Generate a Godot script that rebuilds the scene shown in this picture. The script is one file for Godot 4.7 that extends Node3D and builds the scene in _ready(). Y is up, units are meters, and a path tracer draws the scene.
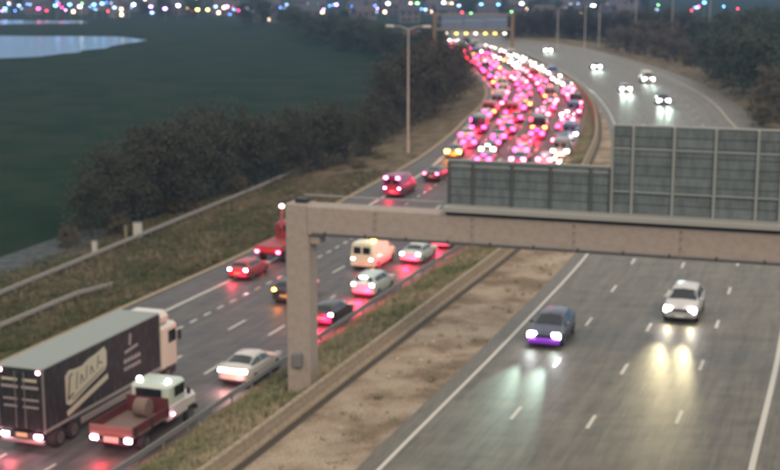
extends Node3D
# A motorway at dusk seen from a tall mast: queue of tail lamps on the far-bound carriageway, headlamps coming on the other.

var M := {}
var taken := {}
var rng := RandomNumberGenerator.new()
const UPV := Vector3(0, 1, 0)

# ---------------------------------------------------------------- plan of the road: x as a function of z
const LL := [[-37.6, -25.0], [-25.7, -60.4], [-15.3, -90.6], [-9.0, -108.5], [-2.0, -131.0], [4.1, -149.5], [7.0, -162.0], [11.0, -187.0], [15.6, -215.0], [17.9, -245.0], [16.5, -305.0], [12.0, -345.0], [4.0, -385.0], [-8.0, -425.0], [-22.0, -470.0]]
const LR := [[-24.3, -25.0], [-12.07, -60.4], [-7.46, -73.7], [-0.47, -93.8], [5.86, -111.3], [13.8, -135.0], [20.9, -159.0], [28.2, -200.0], [31.0, -230.0], [32.0, -258.0], [31.4, -295.0], [28.6, -335.0], [22.0, -378.0], [11.0, -420.0], [-5.0, -470.0]]
const MB := [[-17.5, -25.0], [-6.86, -54.0], [-3.58, -63.5], [3.53, -83.9], [8.98, -99.6], [15.6, -121.0], [21.3, -147.0], [25.7, -170.0], [30.2, -203.0], [32.8, -235.0], [33.6, -272.0], [31.8, -330.0], [26.2, -378.0], [15.6, -420.0], [0.0, -470.0]]
const RL := [[-10.4, -25.0], [-0.5, -54.0], [7.5, -77.0], [15.2, -100.7], [21.3, -125.0], [25.9, -150.0], [29.4, -177.0], [32.3, -203.0], [34.6, -235.0], [35.4, -272.0], [34.4, -330.0], [30.0, -378.0], [20.0, -420.0], [5.0, -470.0]]
const RR := [[5.1, -25.0], [15.0, -54.0], [21.5, -73.0], [30.0, -100.0], [36.6, -125.0], [41.8, -150.0], [46.3, -185.0], [50.5, -214.0], [53.0, -244.0], [53.8, -280.0], [52.0, -330.0], [47.0, -378.0], [37.0, -420.0], [22.0, -470.0]]

func curve_x(c: Array, z: float) -> float:
	var n := c.size()
	var i := 0
	while i < n - 2 and z < float(c[i + 1][1]):
		i += 1
	var z0: float = c[i][1]
	var z1: float = c[i + 1][1]
	var x0: float = c[i][0]
	var x1: float = c[i + 1][0]
	var h := z1 - z0
	var s := (x1 - x0) / h
	var m0 := s
	var m1 := s
	if i > 0:
		m0 = (x1 - float(c[i - 1][0])) / (z1 - float(c[i - 1][1]))
	if i < n - 2:
		m1 = (float(c[i + 2][0]) - x0) / (float(c[i + 2][1]) - z0)
	var t := (z - z0) / h
	if t < 0.0 or t > 1.0:
		return x0 + s * (z - z0)
	var t2 := t * t
	var t3 := t2 * t
	return (2 * t3 - 3 * t2 + 1) * x0 + (t3 - 2 * t2 + t) * h * m0 + (-2 * t3 + 3 * t2) * x1 + (t3 - t2) * h * m1

func low(z: float) -> float:   # height of the far-bound carriageway, which lies below the other until the bend
	return -2.4 * (1.0 - smoothstep(110.0, 190.0, -z))

func left_at(frac: float, z: float, up := 0.0) -> Vector3:
	return Vector3(lerpf(curve_x(LL, z), curve_x(LR, z), frac), low(z) + up, z)

func right_at(frac: float, z: float, up := 0.0) -> Vector3:
	return Vector3(lerpf(curve_x(RL, z), curve_x(RR, z), frac), up, z)

func yaw_at(c: Array, z: float) -> float:
	return atan((curve_x(c, z + 1.5) - curve_x(c, z - 1.5)) / 3.0)

# ---------------------------------------------------------------- materials
func lin(r: float, g: float, b: float) -> Color:
	return Color(r, g, b).linear_to_srgb()

func mat(called: String, c: Color, rough := 0.8, metal := 0.0) -> StandardMaterial3D:
	if M.has(called):
		return M[called]
	var m := StandardMaterial3D.new()
	m.resource_name = called
	m.albedo_color = c
	m.roughness = rough
	m.metallic = metal
	M[called] = m
	return m

func glow(called: String, c: Vector3) -> StandardMaterial3D:
	if M.has(called):
		return M[called]
	var m := StandardMaterial3D.new()
	m.resource_name = called
	var top := maxf(c.x, maxf(c.y, c.z))
	m.albedo_color = lin(c.x / top * 0.6, c.y / top * 0.6, c.z / top * 0.6)
	m.roughness = 0.3
	m.emission_enabled = true
	m.emission = lin(c.x / top, c.y / top, c.z / top)
	m.emission_energy_multiplier = top
	M[called] = m
	return m

func noise_tex(sd: int, freq: float, stops: Array, size := 512, octaves := 4) -> NoiseTexture2D:
	var n := FastNoiseLite.new()
	n.seed = sd
	n.frequency = freq
	n.fractal_octaves = octaves
	n.fractal_gain = 0.6
	var g := Gradient.new()
	var offs := PackedFloat32Array()
	var cols := PackedColorArray()
	for s in stops:
		offs.append(s[0])
		cols.append(s[1])
	g.offsets = offs
	g.colors = cols
	var t := NoiseTexture2D.new()
	t.width = size
	t.height = size
	t.seamless = true
	t.noise = n
	t.color_ramp = g
	return t

func bump_tex(sd: int, freq: float) -> NoiseTexture2D:
	return noise_tex(sd, freq, [[0.0, Color.BLACK], [1.0, Color.WHITE]], 256, 5)

func ground_mat(called: String, a: Color, b: Color, c: Color, sd: int, metres: float, rough := 0.95, fine := 3.1) -> StandardMaterial3D:
	var m := mat(called, Color.WHITE, rough)
	m.albedo_texture = noise_tex(sd, 0.012, [[0.25, a], [0.5, b], [0.78, c]], 512, 5)
	m.uv1_triplanar = true
	m.uv1_world_triplanar = true
	m.uv1_scale = Vector3.ONE / metres
	m.metallic_specular = 0.15
	m.detail_enabled = true
	m.detail_blend_mode = BaseMaterial3D.BLEND_MODE_MUL
	m.detail_uv_layer = BaseMaterial3D.DETAIL_UV_2
	m.detail_albedo = noise_tex(sd + 7, 0.05, [[0.2, Color(0.78, 0.78, 0.78)], [0.8, Color(1, 1, 1)]], 512, 5)
	m.uv2_triplanar = true
	m.uv2_world_triplanar = true
	m.uv2_scale = Vector3.ONE / fine
	return m

func road_texture(sd: int, base: Vector3, lanes: int) -> ImageTexture:
	# u across the carriageway, v along it: tyre-worn strips, patches laid at different times, streaks and grain
	var w := 256
	var h := 1024
	var im := Image.create(w, h, false, Image.FORMAT_RGB8)
	var na := FastNoiseLite.new()
	na.seed = sd
	na.frequency = 1.0
	na.fractal_octaves = 3
	var r := RandomNumberGenerator.new()
	r.seed = sd
	var strip := []
	for i in w:
		strip.append(r.randf_range(-1, 1))
	for y in h:
		var ang := TAU * y / h
		var cy := cos(ang)
		var sy := sin(ang)
		for x in w:
			var u := float(x) / w
			var streak: float = na.get_noise_3d(u * 26.0, cy * 1.2, sy * 1.2)
			var streak2: float = na.get_noise_3d(u * 70.0 + 40.0, cy * 4.0, sy * 4.0)
			var patch: float = na.get_noise_3d(u * 5.0 + 9.0, cy * 7.0, sy * 7.0)
			var lane := fposmod(u * lanes, 1.0)
			var tyre := exp(-pow((lane - 0.27) / 0.1, 2.0)) + exp(-pow((lane - 0.73) / 0.1, 2.0))
			var k: float = 1.0 + 0.30 * streak + 0.22 * streak2 + 0.24 * patch + 0.10 * tyre + 0.03 * strip[x] + r.randf_range(-0.07, 0.07)
			var warm := 1.0 + 0.05 * patch
			im.set_pixel(x, y, lin(base.x * k * warm, base.y * k, base.z * k / warm))
	return ImageTexture.create_from_image(im)

# ---------------------------------------------------------------- mesh helpers
func new_st() -> SurfaceTool:
	var st := SurfaceTool.new()
	st.begin(Mesh.PRIMITIVE_TRIANGLES)
	st.set_smooth_group(-1)
	return st

func quad(st: SurfaceTool, a: Vector3, b: Vector3, c: Vector3, d: Vector3) -> void:   # anticlockwise seen from outside
	for p in [a, c, b, a, d, c]:
		st.add_vertex(p)

func tri(st: SurfaceTool, a: Vector3, b: Vector3, c: Vector3) -> void:
	for p in [a, c, b]:
		st.add_vertex(p)

func box(st: SurfaceTool, at: Vector3, size: Vector3, turn := Basis.IDENTITY, bevel := 0.0) -> void:
	var h := size / 2.0
	var e := minf(bevel, minf(h.x, minf(h.y, h.z)) * 0.9)
	if e <= 0.0:
		var p := []
		for i in 8:
			p.append(at + turn * Vector3(h.x if i & 1 else -h.x, h.y if i & 2 else -h.y, h.z if i & 4 else -h.z))
		quad(st, p[4], p[5], p[7], p[6])
		quad(st, p[1], p[0], p[2], p[3])
		quad(st, p[5], p[1], p[3], p[7])
		quad(st, p[0], p[4], p[6], p[2])
		quad(st, p[6], p[7], p[3], p[2])
		quad(st, p[0], p[1], p[5], p[4])
		return
	var v := {}
	for i in 8:
		var s := Vector3(1 if i & 1 else -1, 1 if i & 2 else -1, 1 if i & 4 else -1)
		for ax in 3:
			var q := Vector3(s.x * (h.x - e), s.y * (h.y - e), s.z * (h.z - e))
			q[ax] = s[ax] * h[ax]
			v[i * 3 + ax] = at + turn * q
	var faces := [[2, 4, 5, 7, 6], [2, 1, 0, 2, 3], [0, 5, 1, 3, 7], [0, 0, 4, 6, 2], [1, 6, 7, 3, 2], [1, 0, 1, 5, 4]]
	for fc in faces:
		quad(st, v[fc[1] * 3 + fc[0]], v[fc[2] * 3 + fc[0]], v[fc[3] * 3 + fc[0]], v[fc[4] * 3 + fc[0]])
	for i in 8:
		for ax in 3:
			var j := i | (1 << ax)
			if j == i:
				continue
			var b1 := (ax + 1) % 3
			var b2 := (ax + 2) % 3
			var a0: Vector3 = v[i * 3 + b1]
			var a1: Vector3 = v[i * 3 + b2]
			var a2: Vector3 = v[j * 3 + b2]
			var a3: Vector3 = v[j * 3 + b1]
			if (a1 - a0).cross(a3 - a0).dot((a0 + a2) / 2.0 - at) > 0:
				quad(st, a0, a1, a2, a3)
			else:
				quad(st, a0, a3, a2, a1)
		var c0: Vector3 = v[i * 3]
		var c1: Vector3 = v[i * 3 + 1]
		var c2: Vector3 = v[i * 3 + 2]
		if (c1 - c0).cross(c2 - c0).dot(c0 - at) > 0:
			tri(st, c0, c1, c2)
		else:
			tri(st, c0, c2, c1)

func bar(st: SurfaceTool, a: Vector3, b: Vector3, ra: float, rb: float, sides := 6) -> void:
	var d := (b - a).normalized()
	var x := d.cross(Vector3(0, 0, 1) if absf(d.z) < 0.9 else Vector3(1, 0, 0)).normalized()
	var y := d.cross(x)
	st.set_smooth_group(0)
	for i in sides:
		var t0 := TAU * i / sides
		var t1 := TAU * (i + 1) / sides
		var n0 := x * cos(t0) + y * sin(t0)
		var n1 := x * cos(t1) + y * sin(t1)
		quad(st, a + n0 * ra, a + n1 * ra, b + n1 * rb, b + n0 * rb)
	st.set_smooth_group(-1)
	for i in sides:
		var t0 := TAU * i / sides
		var t1 := TAU * (i + 1) / sides
		tri(st, b, b + (x * cos(t0) + y * sin(t0)) * rb, b + (x * cos(t1) + y * sin(t1)) * rb)
		tri(st, a, a + (x * cos(t1) + y * sin(t1)) * ra, a + (x * cos(t0) + y * sin(t0)) * ra)

func done(st: SurfaceTool) -> ArrayMesh:
	st.generate_normals()
	return st.commit()

func numbered(called: String) -> String:
	var k: int = taken.get(called, 0)
	taken[called] = k + 1
	return called if k == 0 else "%s_%03d" % [called, k]

func part(parent: Node3D, called: String, mesh: Mesh, m: Material, at := Vector3.ZERO) -> MeshInstance3D:
	var o := MeshInstance3D.new()
	o.name = called
	o.mesh = mesh
	o.material_override = m
	o.position = at
	parent.add_child(o, true)
	return o

func thing(called: String, label: String, category: String, at := Vector3.ZERO, turn := 0.0, group := "") -> Node3D:
	var o := Node3D.new()
	o.name = numbered(called)
	add_child(o)
	o.position = at
	o.rotation.y = turn
	tag(o, label, category, group)
	return o

func tag(o: Node, label: String, category := "", group := "", kind := "") -> void:
	if label: o.set_meta("label", label)
	if category: o.set_meta("category", category)
	if group: o.set_meta("group", group)
	if kind: o.set_meta("kind", kind)

func copy_of(src: Node3D, at: Vector3, turn: float, label := "", group := "") -> Node3D:
	var c: Node3D = src.duplicate()
	c.name = numbered(String(src.name).rstrip("0123456789").trim_suffix("_"))
	add_child(c)
	c.position = at
	c.rotation = Vector3(0, turn, 0)
	if label: c.set_meta("label", label)
	if group: c.set_meta("group", group)
	return c

func structure(called: String, mesh: Mesh, m: Material, label := "") -> MeshInstance3D:
	var o := part(self, numbered(called), mesh, m)
	o.set_meta("kind", "structure")
	if label: o.set_meta("label", label)
	return o

func stations(z0: float, z1: float, step: float) -> Array:
	var n := int(ceil((z0 - z1) / step))
	var out := []
	for i in n + 1:
		out.append(lerpf(z0, z1, float(i) / n))
	return out

# a strip of ground between two lines; a and b give points for a station z; cuts rows across it so that the ground can roll
func ribbon(a: Callable, b: Callable, zs: Array, cuts := 1, rough := 0.0, v_len := 60.0) -> ArrayMesh:
	var st := SurfaceTool.new()
	st.begin(Mesh.PRIMITIVE_TRIANGLES)
	st.set_smooth_group(0)
	var n := FastNoiseLite.new()
	n.seed = 5
	n.frequency = 0.35
	var prev := []
	var dist := 0.0
	for i in zs.size():
		var z: float = zs[i]
		var pa: Vector3 = a.call(z)
		var pb: Vector3 = b.call(z)
		var row := []
		for k in cuts + 1:
			var t := float(k) / cuts
			var p := pa.lerp(pb, t)
			if k > 0 and k < cuts:
				p.y += n.get_noise_2d(p.x, p.z) * rough
			row.append([p, t])
		if i > 0:
			var d: float = (row[0][0] - prev[0][0]).length()
			for k in cuts:
				var q := [[prev[k], dist], [prev[k + 1], dist], [row[k + 1], dist + d], [prev[k], dist], [row[k + 1], dist + d], [row[k], dist + d]]
				for e in [0, 2, 1, 3, 5, 4]:
					st.set_uv(Vector2(q[e][0][1], q[e][1] / v_len))
					st.add_vertex(q[e][0][0])
			dist += d
		prev = row
	st.generate_normals()
	return st.commit()

# ---------------------------------------------------------------- cars as lofts
# station: distance from the nose, bottom, half width, belt height, half width of the roof, roof height
const SHAPES := {
	"hatchback": {"l": 4.1, "w": [1.05, 3.62], "front": 0.64, "rear": 0.86, "axle": [0.82, 3.34], "r": 0.31, "s": [[0.0, 0.34, 0.60, 0.56, 0.50, 0.60], [0.1, 0.24, 0.78, 0.66, 0.64, 0.70], [0.45, 0.19, 0.85, 0.79, 0.72, 0.84], [1.05, 0.18, 0.88, 0.90, 0.74, 0.95], [1.75, 0.18, 0.89, 0.95, 0.63, 1.39], [2.3, 0.18, 0.89, 0.97, 0.62, 1.47], [3.1, 0.18, 0.89, 1.00, 0.60, 1.45], [3.6, 0.19, 0.88, 1.02, 0.58, 1.34], [3.93, 0.24, 0.85, 1.00, 0.62, 1.06], [4.05, 0.30, 0.80, 0.90, 0.64, 0.96], [4.1, 0.40, 0.72, 0.82, 0.60, 0.86]]},
	"saloon": {"l": 4.65, "w": [1.2, 4.0], "front": 0.64, "rear": 0.86, "axle": [0.88, 3.68], "r": 0.32, "s": [[0.0, 0.34, 0.62, 0.54, 0.52, 0.58], [0.1, 0.23, 0.80, 0.65, 0.66, 0.69], [0.5, 0.19, 0.87, 0.78, 0.74, 0.83], [1.25, 0.18, 0.90, 0.90, 0.76, 0.94], [2.0, 0.18, 0.91, 0.94, 0.62, 1.36], [2.55, 0.18, 0.91, 0.95, 0.61, 1.44], [3.2, 0.18, 0.91, 0.97, 0.60, 1.40], [3.95, 0.19, 0.90, 1.00, 0.66, 1.08], [4.1, 0.2, 0.89, 0.99, 0.70, 1.04], [4.5, 0.26, 0.85, 0.95, 0.70, 1.00], [4.62, 0.32, 0.80, 0.86, 0.66, 0.92], [4.65, 0.42, 0.72, 0.78, 0.60, 0.84]]},
	"crossover": {"l": 4.45, "w": [1.1, 4.0], "front": 0.78, "rear": 1.0, "axle": [0.86, 3.55], "r": 0.35, "s": [[0.0, 0.42, 0.66, 0.70, 0.56, 0.74], [0.1, 0.30, 0.82, 0.84, 0.70, 0.88], [0.45, 0.25, 0.90, 0.95, 0.78, 1.0], [1.1, 0.24, 0.92, 1.04, 0.80, 1.09], [1.75, 0.24, 0.93, 1.08, 0.68, 1.58], [2.35, 0.24, 0.93, 1.10, 0.67, 1.67], [3.5, 0.24, 0.93, 1.13, 0.65, 1.64], [4.0, 0.26, 0.92, 1.15, 0.64, 1.50], [4.3, 0.32, 0.88, 1.12, 0.68, 1.18], [4.42, 0.38, 0.82, 1.0, 0.66, 1.08], [4.45, 0.46, 0.74, 0.92, 0.62, 0.98]]},
	"panel_van": {"l": 5.2, "w": [0.75, 2.2], "front": 0.85, "rear": 0.95, "axle": [0.95, 4.15], "r": 0.35, "s": [[0.0, 0.42, 0.78, 0.80, 0.70, 0.86], [0.12, 0.30, 0.92, 0.98, 0.82, 1.04], [0.75, 0.26, 0.97, 1.14, 0.88, 1.20], [1.45, 0.25, 0.98, 1.22, 0.78, 1.98], [1.9, 0.25, 0.98, 1.24, 0.80, 2.20], [3.0, 0.25, 0.98, 1.26, 0.82, 2.26], [5.05, 0.25, 0.98, 1.26, 0.82, 2.24], [5.17, 0.3, 0.96, 1.26, 0.80, 2.20], [5.2, 0.42, 0.92, 1.24, 0.76, 2.12]]},
}

func section(sh: Dictionary, x: float, j: float) -> Vector3:   # j runs 0 (under) .. 8 (middle of the roof), one side
	var s: Array = sh.s
	var i := 0
	while i < s.size() - 2 and x > float(s[i + 1][0]):
		i += 1
	var t := clampf((x - float(s[i][0])) / (float(s[i + 1][0]) - float(s[i][0])), 0.0, 1.0)
	var v := []
	for k in 6:
		v.append(lerpf(s[i][k], s[i + 1][k], t))
	var bot: float = v[1]
	var w: float = v[2]
	var belt: float = v[3]
	var wr: float = v[4]
	var roof: float = v[5]
	var k := clampf((roof - belt) / 0.4, 0.0, 1.0)
	var pts := [Vector2(0, bot), Vector2(w * 0.86, bot), Vector2(w * 0.985, bot + 0.09), Vector2(w, lerpf(bot, belt, 0.55)), Vector2(w * 0.985, belt - 0.06), Vector2(w * 0.955, belt), Vector2(wr, roof - 0.10 * k - 0.01), Vector2(wr * 0.86, roof - 0.02 * k), Vector2(0, roof + 0.025)]
	var a := int(minf(floor(j), 7))
	var p: Vector2 = pts[a].lerp(pts[a + 1], j - a)
	return Vector3(p.x, p.y, x)

func car_body(sh: Dictionary) -> ArrayMesh:
	var st := SurfaceTool.new()
	st.begin(Mesh.PRIMITIVE_TRIANGLES)
	st.set_smooth_group(0)
	var l: float = sh.l
	var xs := []
	for s in sh.s:
		xs.append(float(s[0]))
	var off := Vector3(0, 0, -l / 2)
	for i in xs.size() - 1:
		for j in 8:
			for side in [1.0, -1.0]:
				var q := []
				for e in [[xs[i], j], [xs[i], j + 1], [xs[i + 1], j + 1], [xs[i + 1], j]]:
					var p := section(sh, e[0], e[1]) + off
					p.x *= side
					q.append(p)
				if side > 0:
					quad(st, q[0], q[1], q[2], q[3])
				else:
					quad(st, q[3], q[2], q[1], q[0])
	st.set_smooth_group(-1)
	for e in [0, xs.size() - 1]:
		for j in 8:
			var a := section(sh, xs[e], j) + off
			var b := section(sh, xs[e], j + 1) + off
			var am := Vector3(-a.x, a.y, a.z)
			var bm := Vector3(-b.x, b.y, b.z)
			if e == 0:
				quad(st, a, am, bm, b)
			else:
				quad(st, a, b, bm, am)
	return done(st)

func patch(sh: Dictionary, x0: float, x1: float, j0: float, j1: float, side: float, out := 0.012, across := false) -> ArrayMesh:
	var st := SurfaceTool.new()
	st.begin(Mesh.PRIMITIVE_TRIANGLES)
	st.set_smooth_group(0)
	var off := Vector3(0, 0, -float(sh.l) / 2)
	var nx := 6
	var nj := 4
	var g := []
	for a in nx + 1:
		var row := []
		for b in nj * (2 if across else 1) + 1:
			var sd := side
			var jj := lerpf(j0, j1, float(b) / nj)
			if across and b > nj:
				jj = lerpf(j1, j0, float(b - nj) / nj)
				sd = -side
			var x := lerpf(x0, x1, float(a) / nx)
			var p := section(sh, x, jj)
			var p2 := section(sh, x + 0.05, jj)
			var slope := (p2.y - p.y) / 0.05
			var n := Vector3(1.0 if not across else 0.15, 0.35 if not across else 1.0, -slope if across else 0.0).normalized()
			p = p + n * out
			p.x *= sd
			row.append(p + off)
		g.append(row)
	for a in nx:
		for b in g[0].size() - 1:
			if side > 0:
				quad(st, g[a][b], g[a][b + 1], g[a + 1][b + 1], g[a + 1][b])
			else:
				quad(st, g[a + 1][b], g[a + 1][b + 1], g[a][b + 1], g[a][b])
	return done(st)

var shape_cache := {}

func wheel_meshes(r: float, wide: float) -> Array:
	var key := "wheel%.2f_%.2f" % [r, wide]
	if not shape_cache.has(key):
		var t := new_st()
		var prof := [[0.0, wide * 0.42], [r * 0.62, wide * 0.5], [r * 0.9, wide * 0.5], [r, wide * 0.32], [r, -wide * 0.32], [r * 0.9, -wide * 0.5], [r * 0.62, -wide * 0.5], [0.0, -wide * 0.42]]
		var rim := new_st()
		for i in 16:
			var t0 := TAU * i / 16
			var t1 := TAU * (i + 1) / 16
			for k in prof.size() - 1:
				var a: Array = prof[k]
				var b: Array = prof[k + 1]
				quad(t, Vector3(a[1], a[0] * cos(t0), a[0] * sin(t0)), Vector3(b[1], b[0] * cos(t0), b[0] * sin(t0)), Vector3(b[1], b[0] * cos(t1), b[0] * sin(t1)), Vector3(a[1], a[0] * cos(t1), a[0] * sin(t1)))
			var o := wide * 0.5 + 0.012
			var ra := r * 0.6
			tri(rim, Vector3(o * (0.97 if i % 2 else 0.9), 0, 0), Vector3(o, ra * cos(t0), ra * sin(t0)), Vector3(o, ra * cos(t1), ra * sin(t1)))
		shape_cache[key] = [done(t), done(rim)]
	return shape_cache[key]

func add_wheel(parent: Node3D, at: Vector3, r: float, wide: float) -> void:
	var wm := wheel_meshes(r, wide)
	var w := part(parent, "wheel", wm[0], M.tyre, at)
	var rm := part(w, "rim", wm[1], M.rim)
	if at.x < 0.0:
		rm.rotation.y = PI

func cbox(size: Vector3, bevel: float) -> ArrayMesh:
	var key := "box%s_%.3f" % [size, bevel]
	if not shape_cache.has(key):
		var st := new_st()
		box(st, Vector3.ZERO, size, Basis.IDENTITY, bevel)
		shape_cache[key] = done(st)
	return shape_cache[key]

func car_meshes(kind: String) -> Dictionary:
	if shape_cache.has(kind):
		return shape_cache[kind]
	var sh: Dictionary = SHAPES[kind]
	var s: Array = sh.s
	var w0: float = sh.w[0]
	var w1: float = sh.w[1]
	var d := {"body": car_body(sh)}
	d.wind = patch(sh, w0 + 0.06, w0 + 0.64, 6.2, 8.0, 1.0, 0.012, true)
	if kind == "panel_van":
		d.rear = null
	elif kind == "saloon":
		d.rear = patch(sh, 3.3, 3.9, 6.2, 8.0, 1.0, 0.012, true)
	elif kind == "hatchback":
		d.rear = patch(sh, 3.62, 3.9, 6.1, 8.0, 1.0, 0.014, true)
	else:
		d.rear = patch(sh, 4.02, 4.27, 6.1, 8.0, 1.0, 0.014, true)
	var mid := (w0 + w1) / 2 + 0.1
	d.sides = []
	for sd in [1.0, -1.0]:
		d.sides.append(patch(sh, w0 + 0.35, mid - 0.04, 5.12, 5.9, sd))
		if kind != "panel_van":
			d.sides.append(patch(sh, mid + 0.04, w1 - 0.12, 5.12, 5.9, sd))
	d.sill = []
	shape_cache[kind] = d
	return d

func make_car(called: String, kind: String, paint: Material, lamp_front: Material, lamp_rear: Material, at: Vector3, turn: float, label: String, category: String, group := "", detail := 2) -> Node3D:
	var sh: Dictionary = SHAPES[kind]
	var d := car_meshes(kind)
	var l: float = sh.l
	var t := thing(called, label, category, at, turn, group)
	part(t, "body", d.body, paint)
	part(t, "windscreen", d.wind, M.glass)
	if d.rear != null:
		part(t, "rear_window", d.rear, M.glass)
	for m in d.sides:
		part(t, "side_window", m, M.glass)
	var hw: float = sh.s[3][2]
	for a in sh.axle:
		for sd in [1.0, -1.0]:
			add_wheel(t, Vector3(sd * (hw - 0.085), sh.r, float(a) - l / 2), sh.r, 0.2)
	var yr: float = sh.rear
	var yf: float = sh.front
	for sd in [1.0, -1.0]:
		part(t, "tail_lamp", cbox(Vector3(0.3, 0.2, 0.16) if detail > 1 else Vector3(0.52, 0.38, 0.16), 0.05), lamp_rear, Vector3(sd * (hw - 0.24), yr, l / 2 - 0.07))
		part(t, "head_lamp", cbox(Vector3(0.42, 0.32, 0.2) if at.z > -150.0 else Vector3(0.55, 0.4, 0.2), 0.06), lamp_front, Vector3(sd * (hw - 0.27), yf, -l / 2 + 0.11))
	if kind == "panel_van":
		for sd in [1.0, -1.0]:
			part(t, "rear_window", cbox(Vector3(0.62, 0.55, 0.03), 0.01), M.glass, Vector3(sd * 0.38, 1.62, l / 2 - 0.0))
	if detail > 1:
		part(t, "number_plate", cbox(Vector3(0.52, 0.12, 0.03), 0.005), M.plate_rear, Vector3(0, 0.62, l / 2 + 0.005))
		part(t, "number_plate", cbox(Vector3(0.52, 0.12, 0.03), 0.005), M.plate_front, Vector3(0, 0.44, -l / 2 - 0.005))
		part(t, "bumper", cbox(Vector3(hw * 1.7, 0.16, 0.14), 0.04), M.trim, Vector3(0, 0.36, l / 2 - 0.06))
		part(t, "grille", cbox(Vector3(0.9, 0.14, 0.08), 0.02), M.trim, Vector3(0, yf - 0.02, -l / 2 + 0.015))
		for sd in [1.0, -1.0]:
			part(t, "door_mirror", cbox(Vector3(0.2, 0.13, 0.1), 0.03), paint, Vector3(sd * (hw + 0.07), float(sh.s[3][3]) + 0.08, float(sh.w[0]) + 0.45 - l / 2))
			part(t, "wheel_arch_trim", cbox(Vector3(0.02, 0.1, float(sh.axle[1]) - float(sh.axle[0]) - 0.8), 0.008), M.trim, Vector3(sd * hw, 0.24, (float(sh.axle[0]) + float(sh.axle[1])) / 2 - l / 2))
	return t

func headlights(t: Node3D, kind: String, energy: float, c: Color) -> void:
	var sh: Dictionary = SHAPES[kind]
	for sd in [1.0, -1.0]:
		var s := SpotLight3D.new()
		s.name = "head_lamp_beam"
		s.light_color = c
		s.light_energy = energy
		s.spot_range = 60.0
		s.spot_attenuation = 2.0
		s.spot_angle = 10.0
		s.spot_angle_attenuation = 1.0
		s.light_size = 0.1
		s.shadow_enabled = true
		t.add_child(s, true)
		s.position = Vector3(sd * 0.6, sh.front, -float(sh.l) / 2 - 0.06)
		s.rotation_degrees = Vector3(-1.7, 0, 0)
		var w: SpotLight3D = s.duplicate()
		w.name = "near_fill_beam"  # added weak wide beam that fills the road close to the car
		w.light_energy = energy * 0.022
		w.spot_angle = 60.0
		t.add_child(w, true)
		w.position.y = 0.45
		w.rotation_degrees = Vector3(-22.0, 0, 0)

func tail_light(t: Node3D, l: float, y: float, energy: float, c: Color) -> void:
	var s := OmniLight3D.new()
	s.name = "tail_lamp_light"
	s.light_color = c
	s.light_energy = energy
	s.omni_range = 30.0
	s.omni_attenuation = 2.0
	s.light_size = 0.3
	s.shadow_enabled = true
	t.add_child(s, true)
	s.position = Vector3(0, 0.32, l / 2 + 0.9)

# ---------------------------------------------------------------- trees
func tree_meshes(sd: int, h: float, spread: float, leaves: int, c0: Vector3, c1: Vector3, leaf := 0.22, low_crown := 0.12) -> Array:
	var r := RandomNumberGenerator.new()
	r.seed = sd
	var tr := new_st()
	var cr := SurfaceTool.new()
	cr.begin(Mesh.PRIMITIVE_TRIANGLES)
	cr.set_smooth_group(-1)
	var stems := 1 + r.randi() % 3
	var tips := []
	for k in stems:
		var a := r.randf() * TAU
		var lean := Vector3(cos(a), 0, sin(a)) * spread * (0.0 if stems == 1 else 0.3)
		var base := Vector3(cos(a), 0, sin(a)) * (0.0 if stems == 1 else 0.25)
		var top := base + lean + UPV * h * r.randf_range(0.7, 0.86)
		var p := base - UPV * 0.2
		var rad := h * 0.016 / sqrt(stems) + 0.04
		for i in 5:
			var q := base.lerp(top, (i + 1) / 5.0) + Vector3(r.randf_range(-1, 1), 0, r.randf_range(-1, 1)) * spread * 0.06
			bar(tr, p, q, rad * (1.0 - i * 0.17), rad * (1.0 - (i + 1) * 0.17), 5)
			if i > 0:
				for b in 3:
					var ba := r.randf() * TAU
					var e := q + Vector3(cos(ba), r.randf_range(0.5, 1.1), sin(ba)) * spread * r.randf_range(0.35, 0.7)
					bar(tr, p.lerp(q, 0.6), e, rad * 0.4, 0.02, 4)
					tips.append(e)
			p = q
		tips.append(top)
	var clumps := []
	for i in 34:
		var t := r.randf()
		var y := h * (low_crown + (1.0 - low_crown) * t)
		var wid := spread * sqrt(maxf(0.02, 1.0 - pow((t - 0.42) / 0.62, 2.0))) * r.randf_range(0.25, 1.0)
		var a := r.randf() * TAU
		clumps.append([Vector3(cos(a) * wid, y * r.randf_range(0.93, 1.03), sin(a) * wid), r.randf_range(0.10, 0.2) * h, r.randf()])
	for e in tips:
		clumps.append([e, r.randf_range(0.07, 0.14) * h, r.randf()])
	for i in leaves:
		var cl: Array = clumps[r.randi() % clumps.size()]
		var wild := r.randf() < 0.2
		var dv := Vector3(r.randfn(), r.randfn() * 0.8, r.randfn()) * (0.95 if wild else 0.5)
		var p: Vector3 = cl[0] + dv * float(cl[1])
		p.y = maxf(p.y, 0.05)
		var u := Vector3(r.randfn(), r.randfn() + 0.5, r.randfn()).normalized()
		var v := u.cross(Vector3(r.randfn(), r.randfn(), r.randfn())).normalized()
		var ln := leaf * r.randf_range(0.6, 1.7)
		var wd := leaf * r.randf_range(0.16, 0.55)
		if wild:
			ln *= 1.9
			wd *= 0.3
			u = (u + UPV * 0.9).normalized()
			v = u.cross(Vector3(r.randfn(), r.randfn(), r.randfn())).normalized()
		var k := clampf(float(cl[2]) * 0.6 + r.randf() * 0.4, 0, 1)
		var c := c0.lerp(c1, k)
		cr.set_color(Color(c.x, c.y, c.z))
		tri(cr, p, p + u * ln * 0.5 + v * wd, p + u * ln)
		tri(cr, p, p + u * ln, p + u * ln * 0.5 - v * wd)
	return [done(tr), done(cr)]

var tree_kinds := {}

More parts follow.
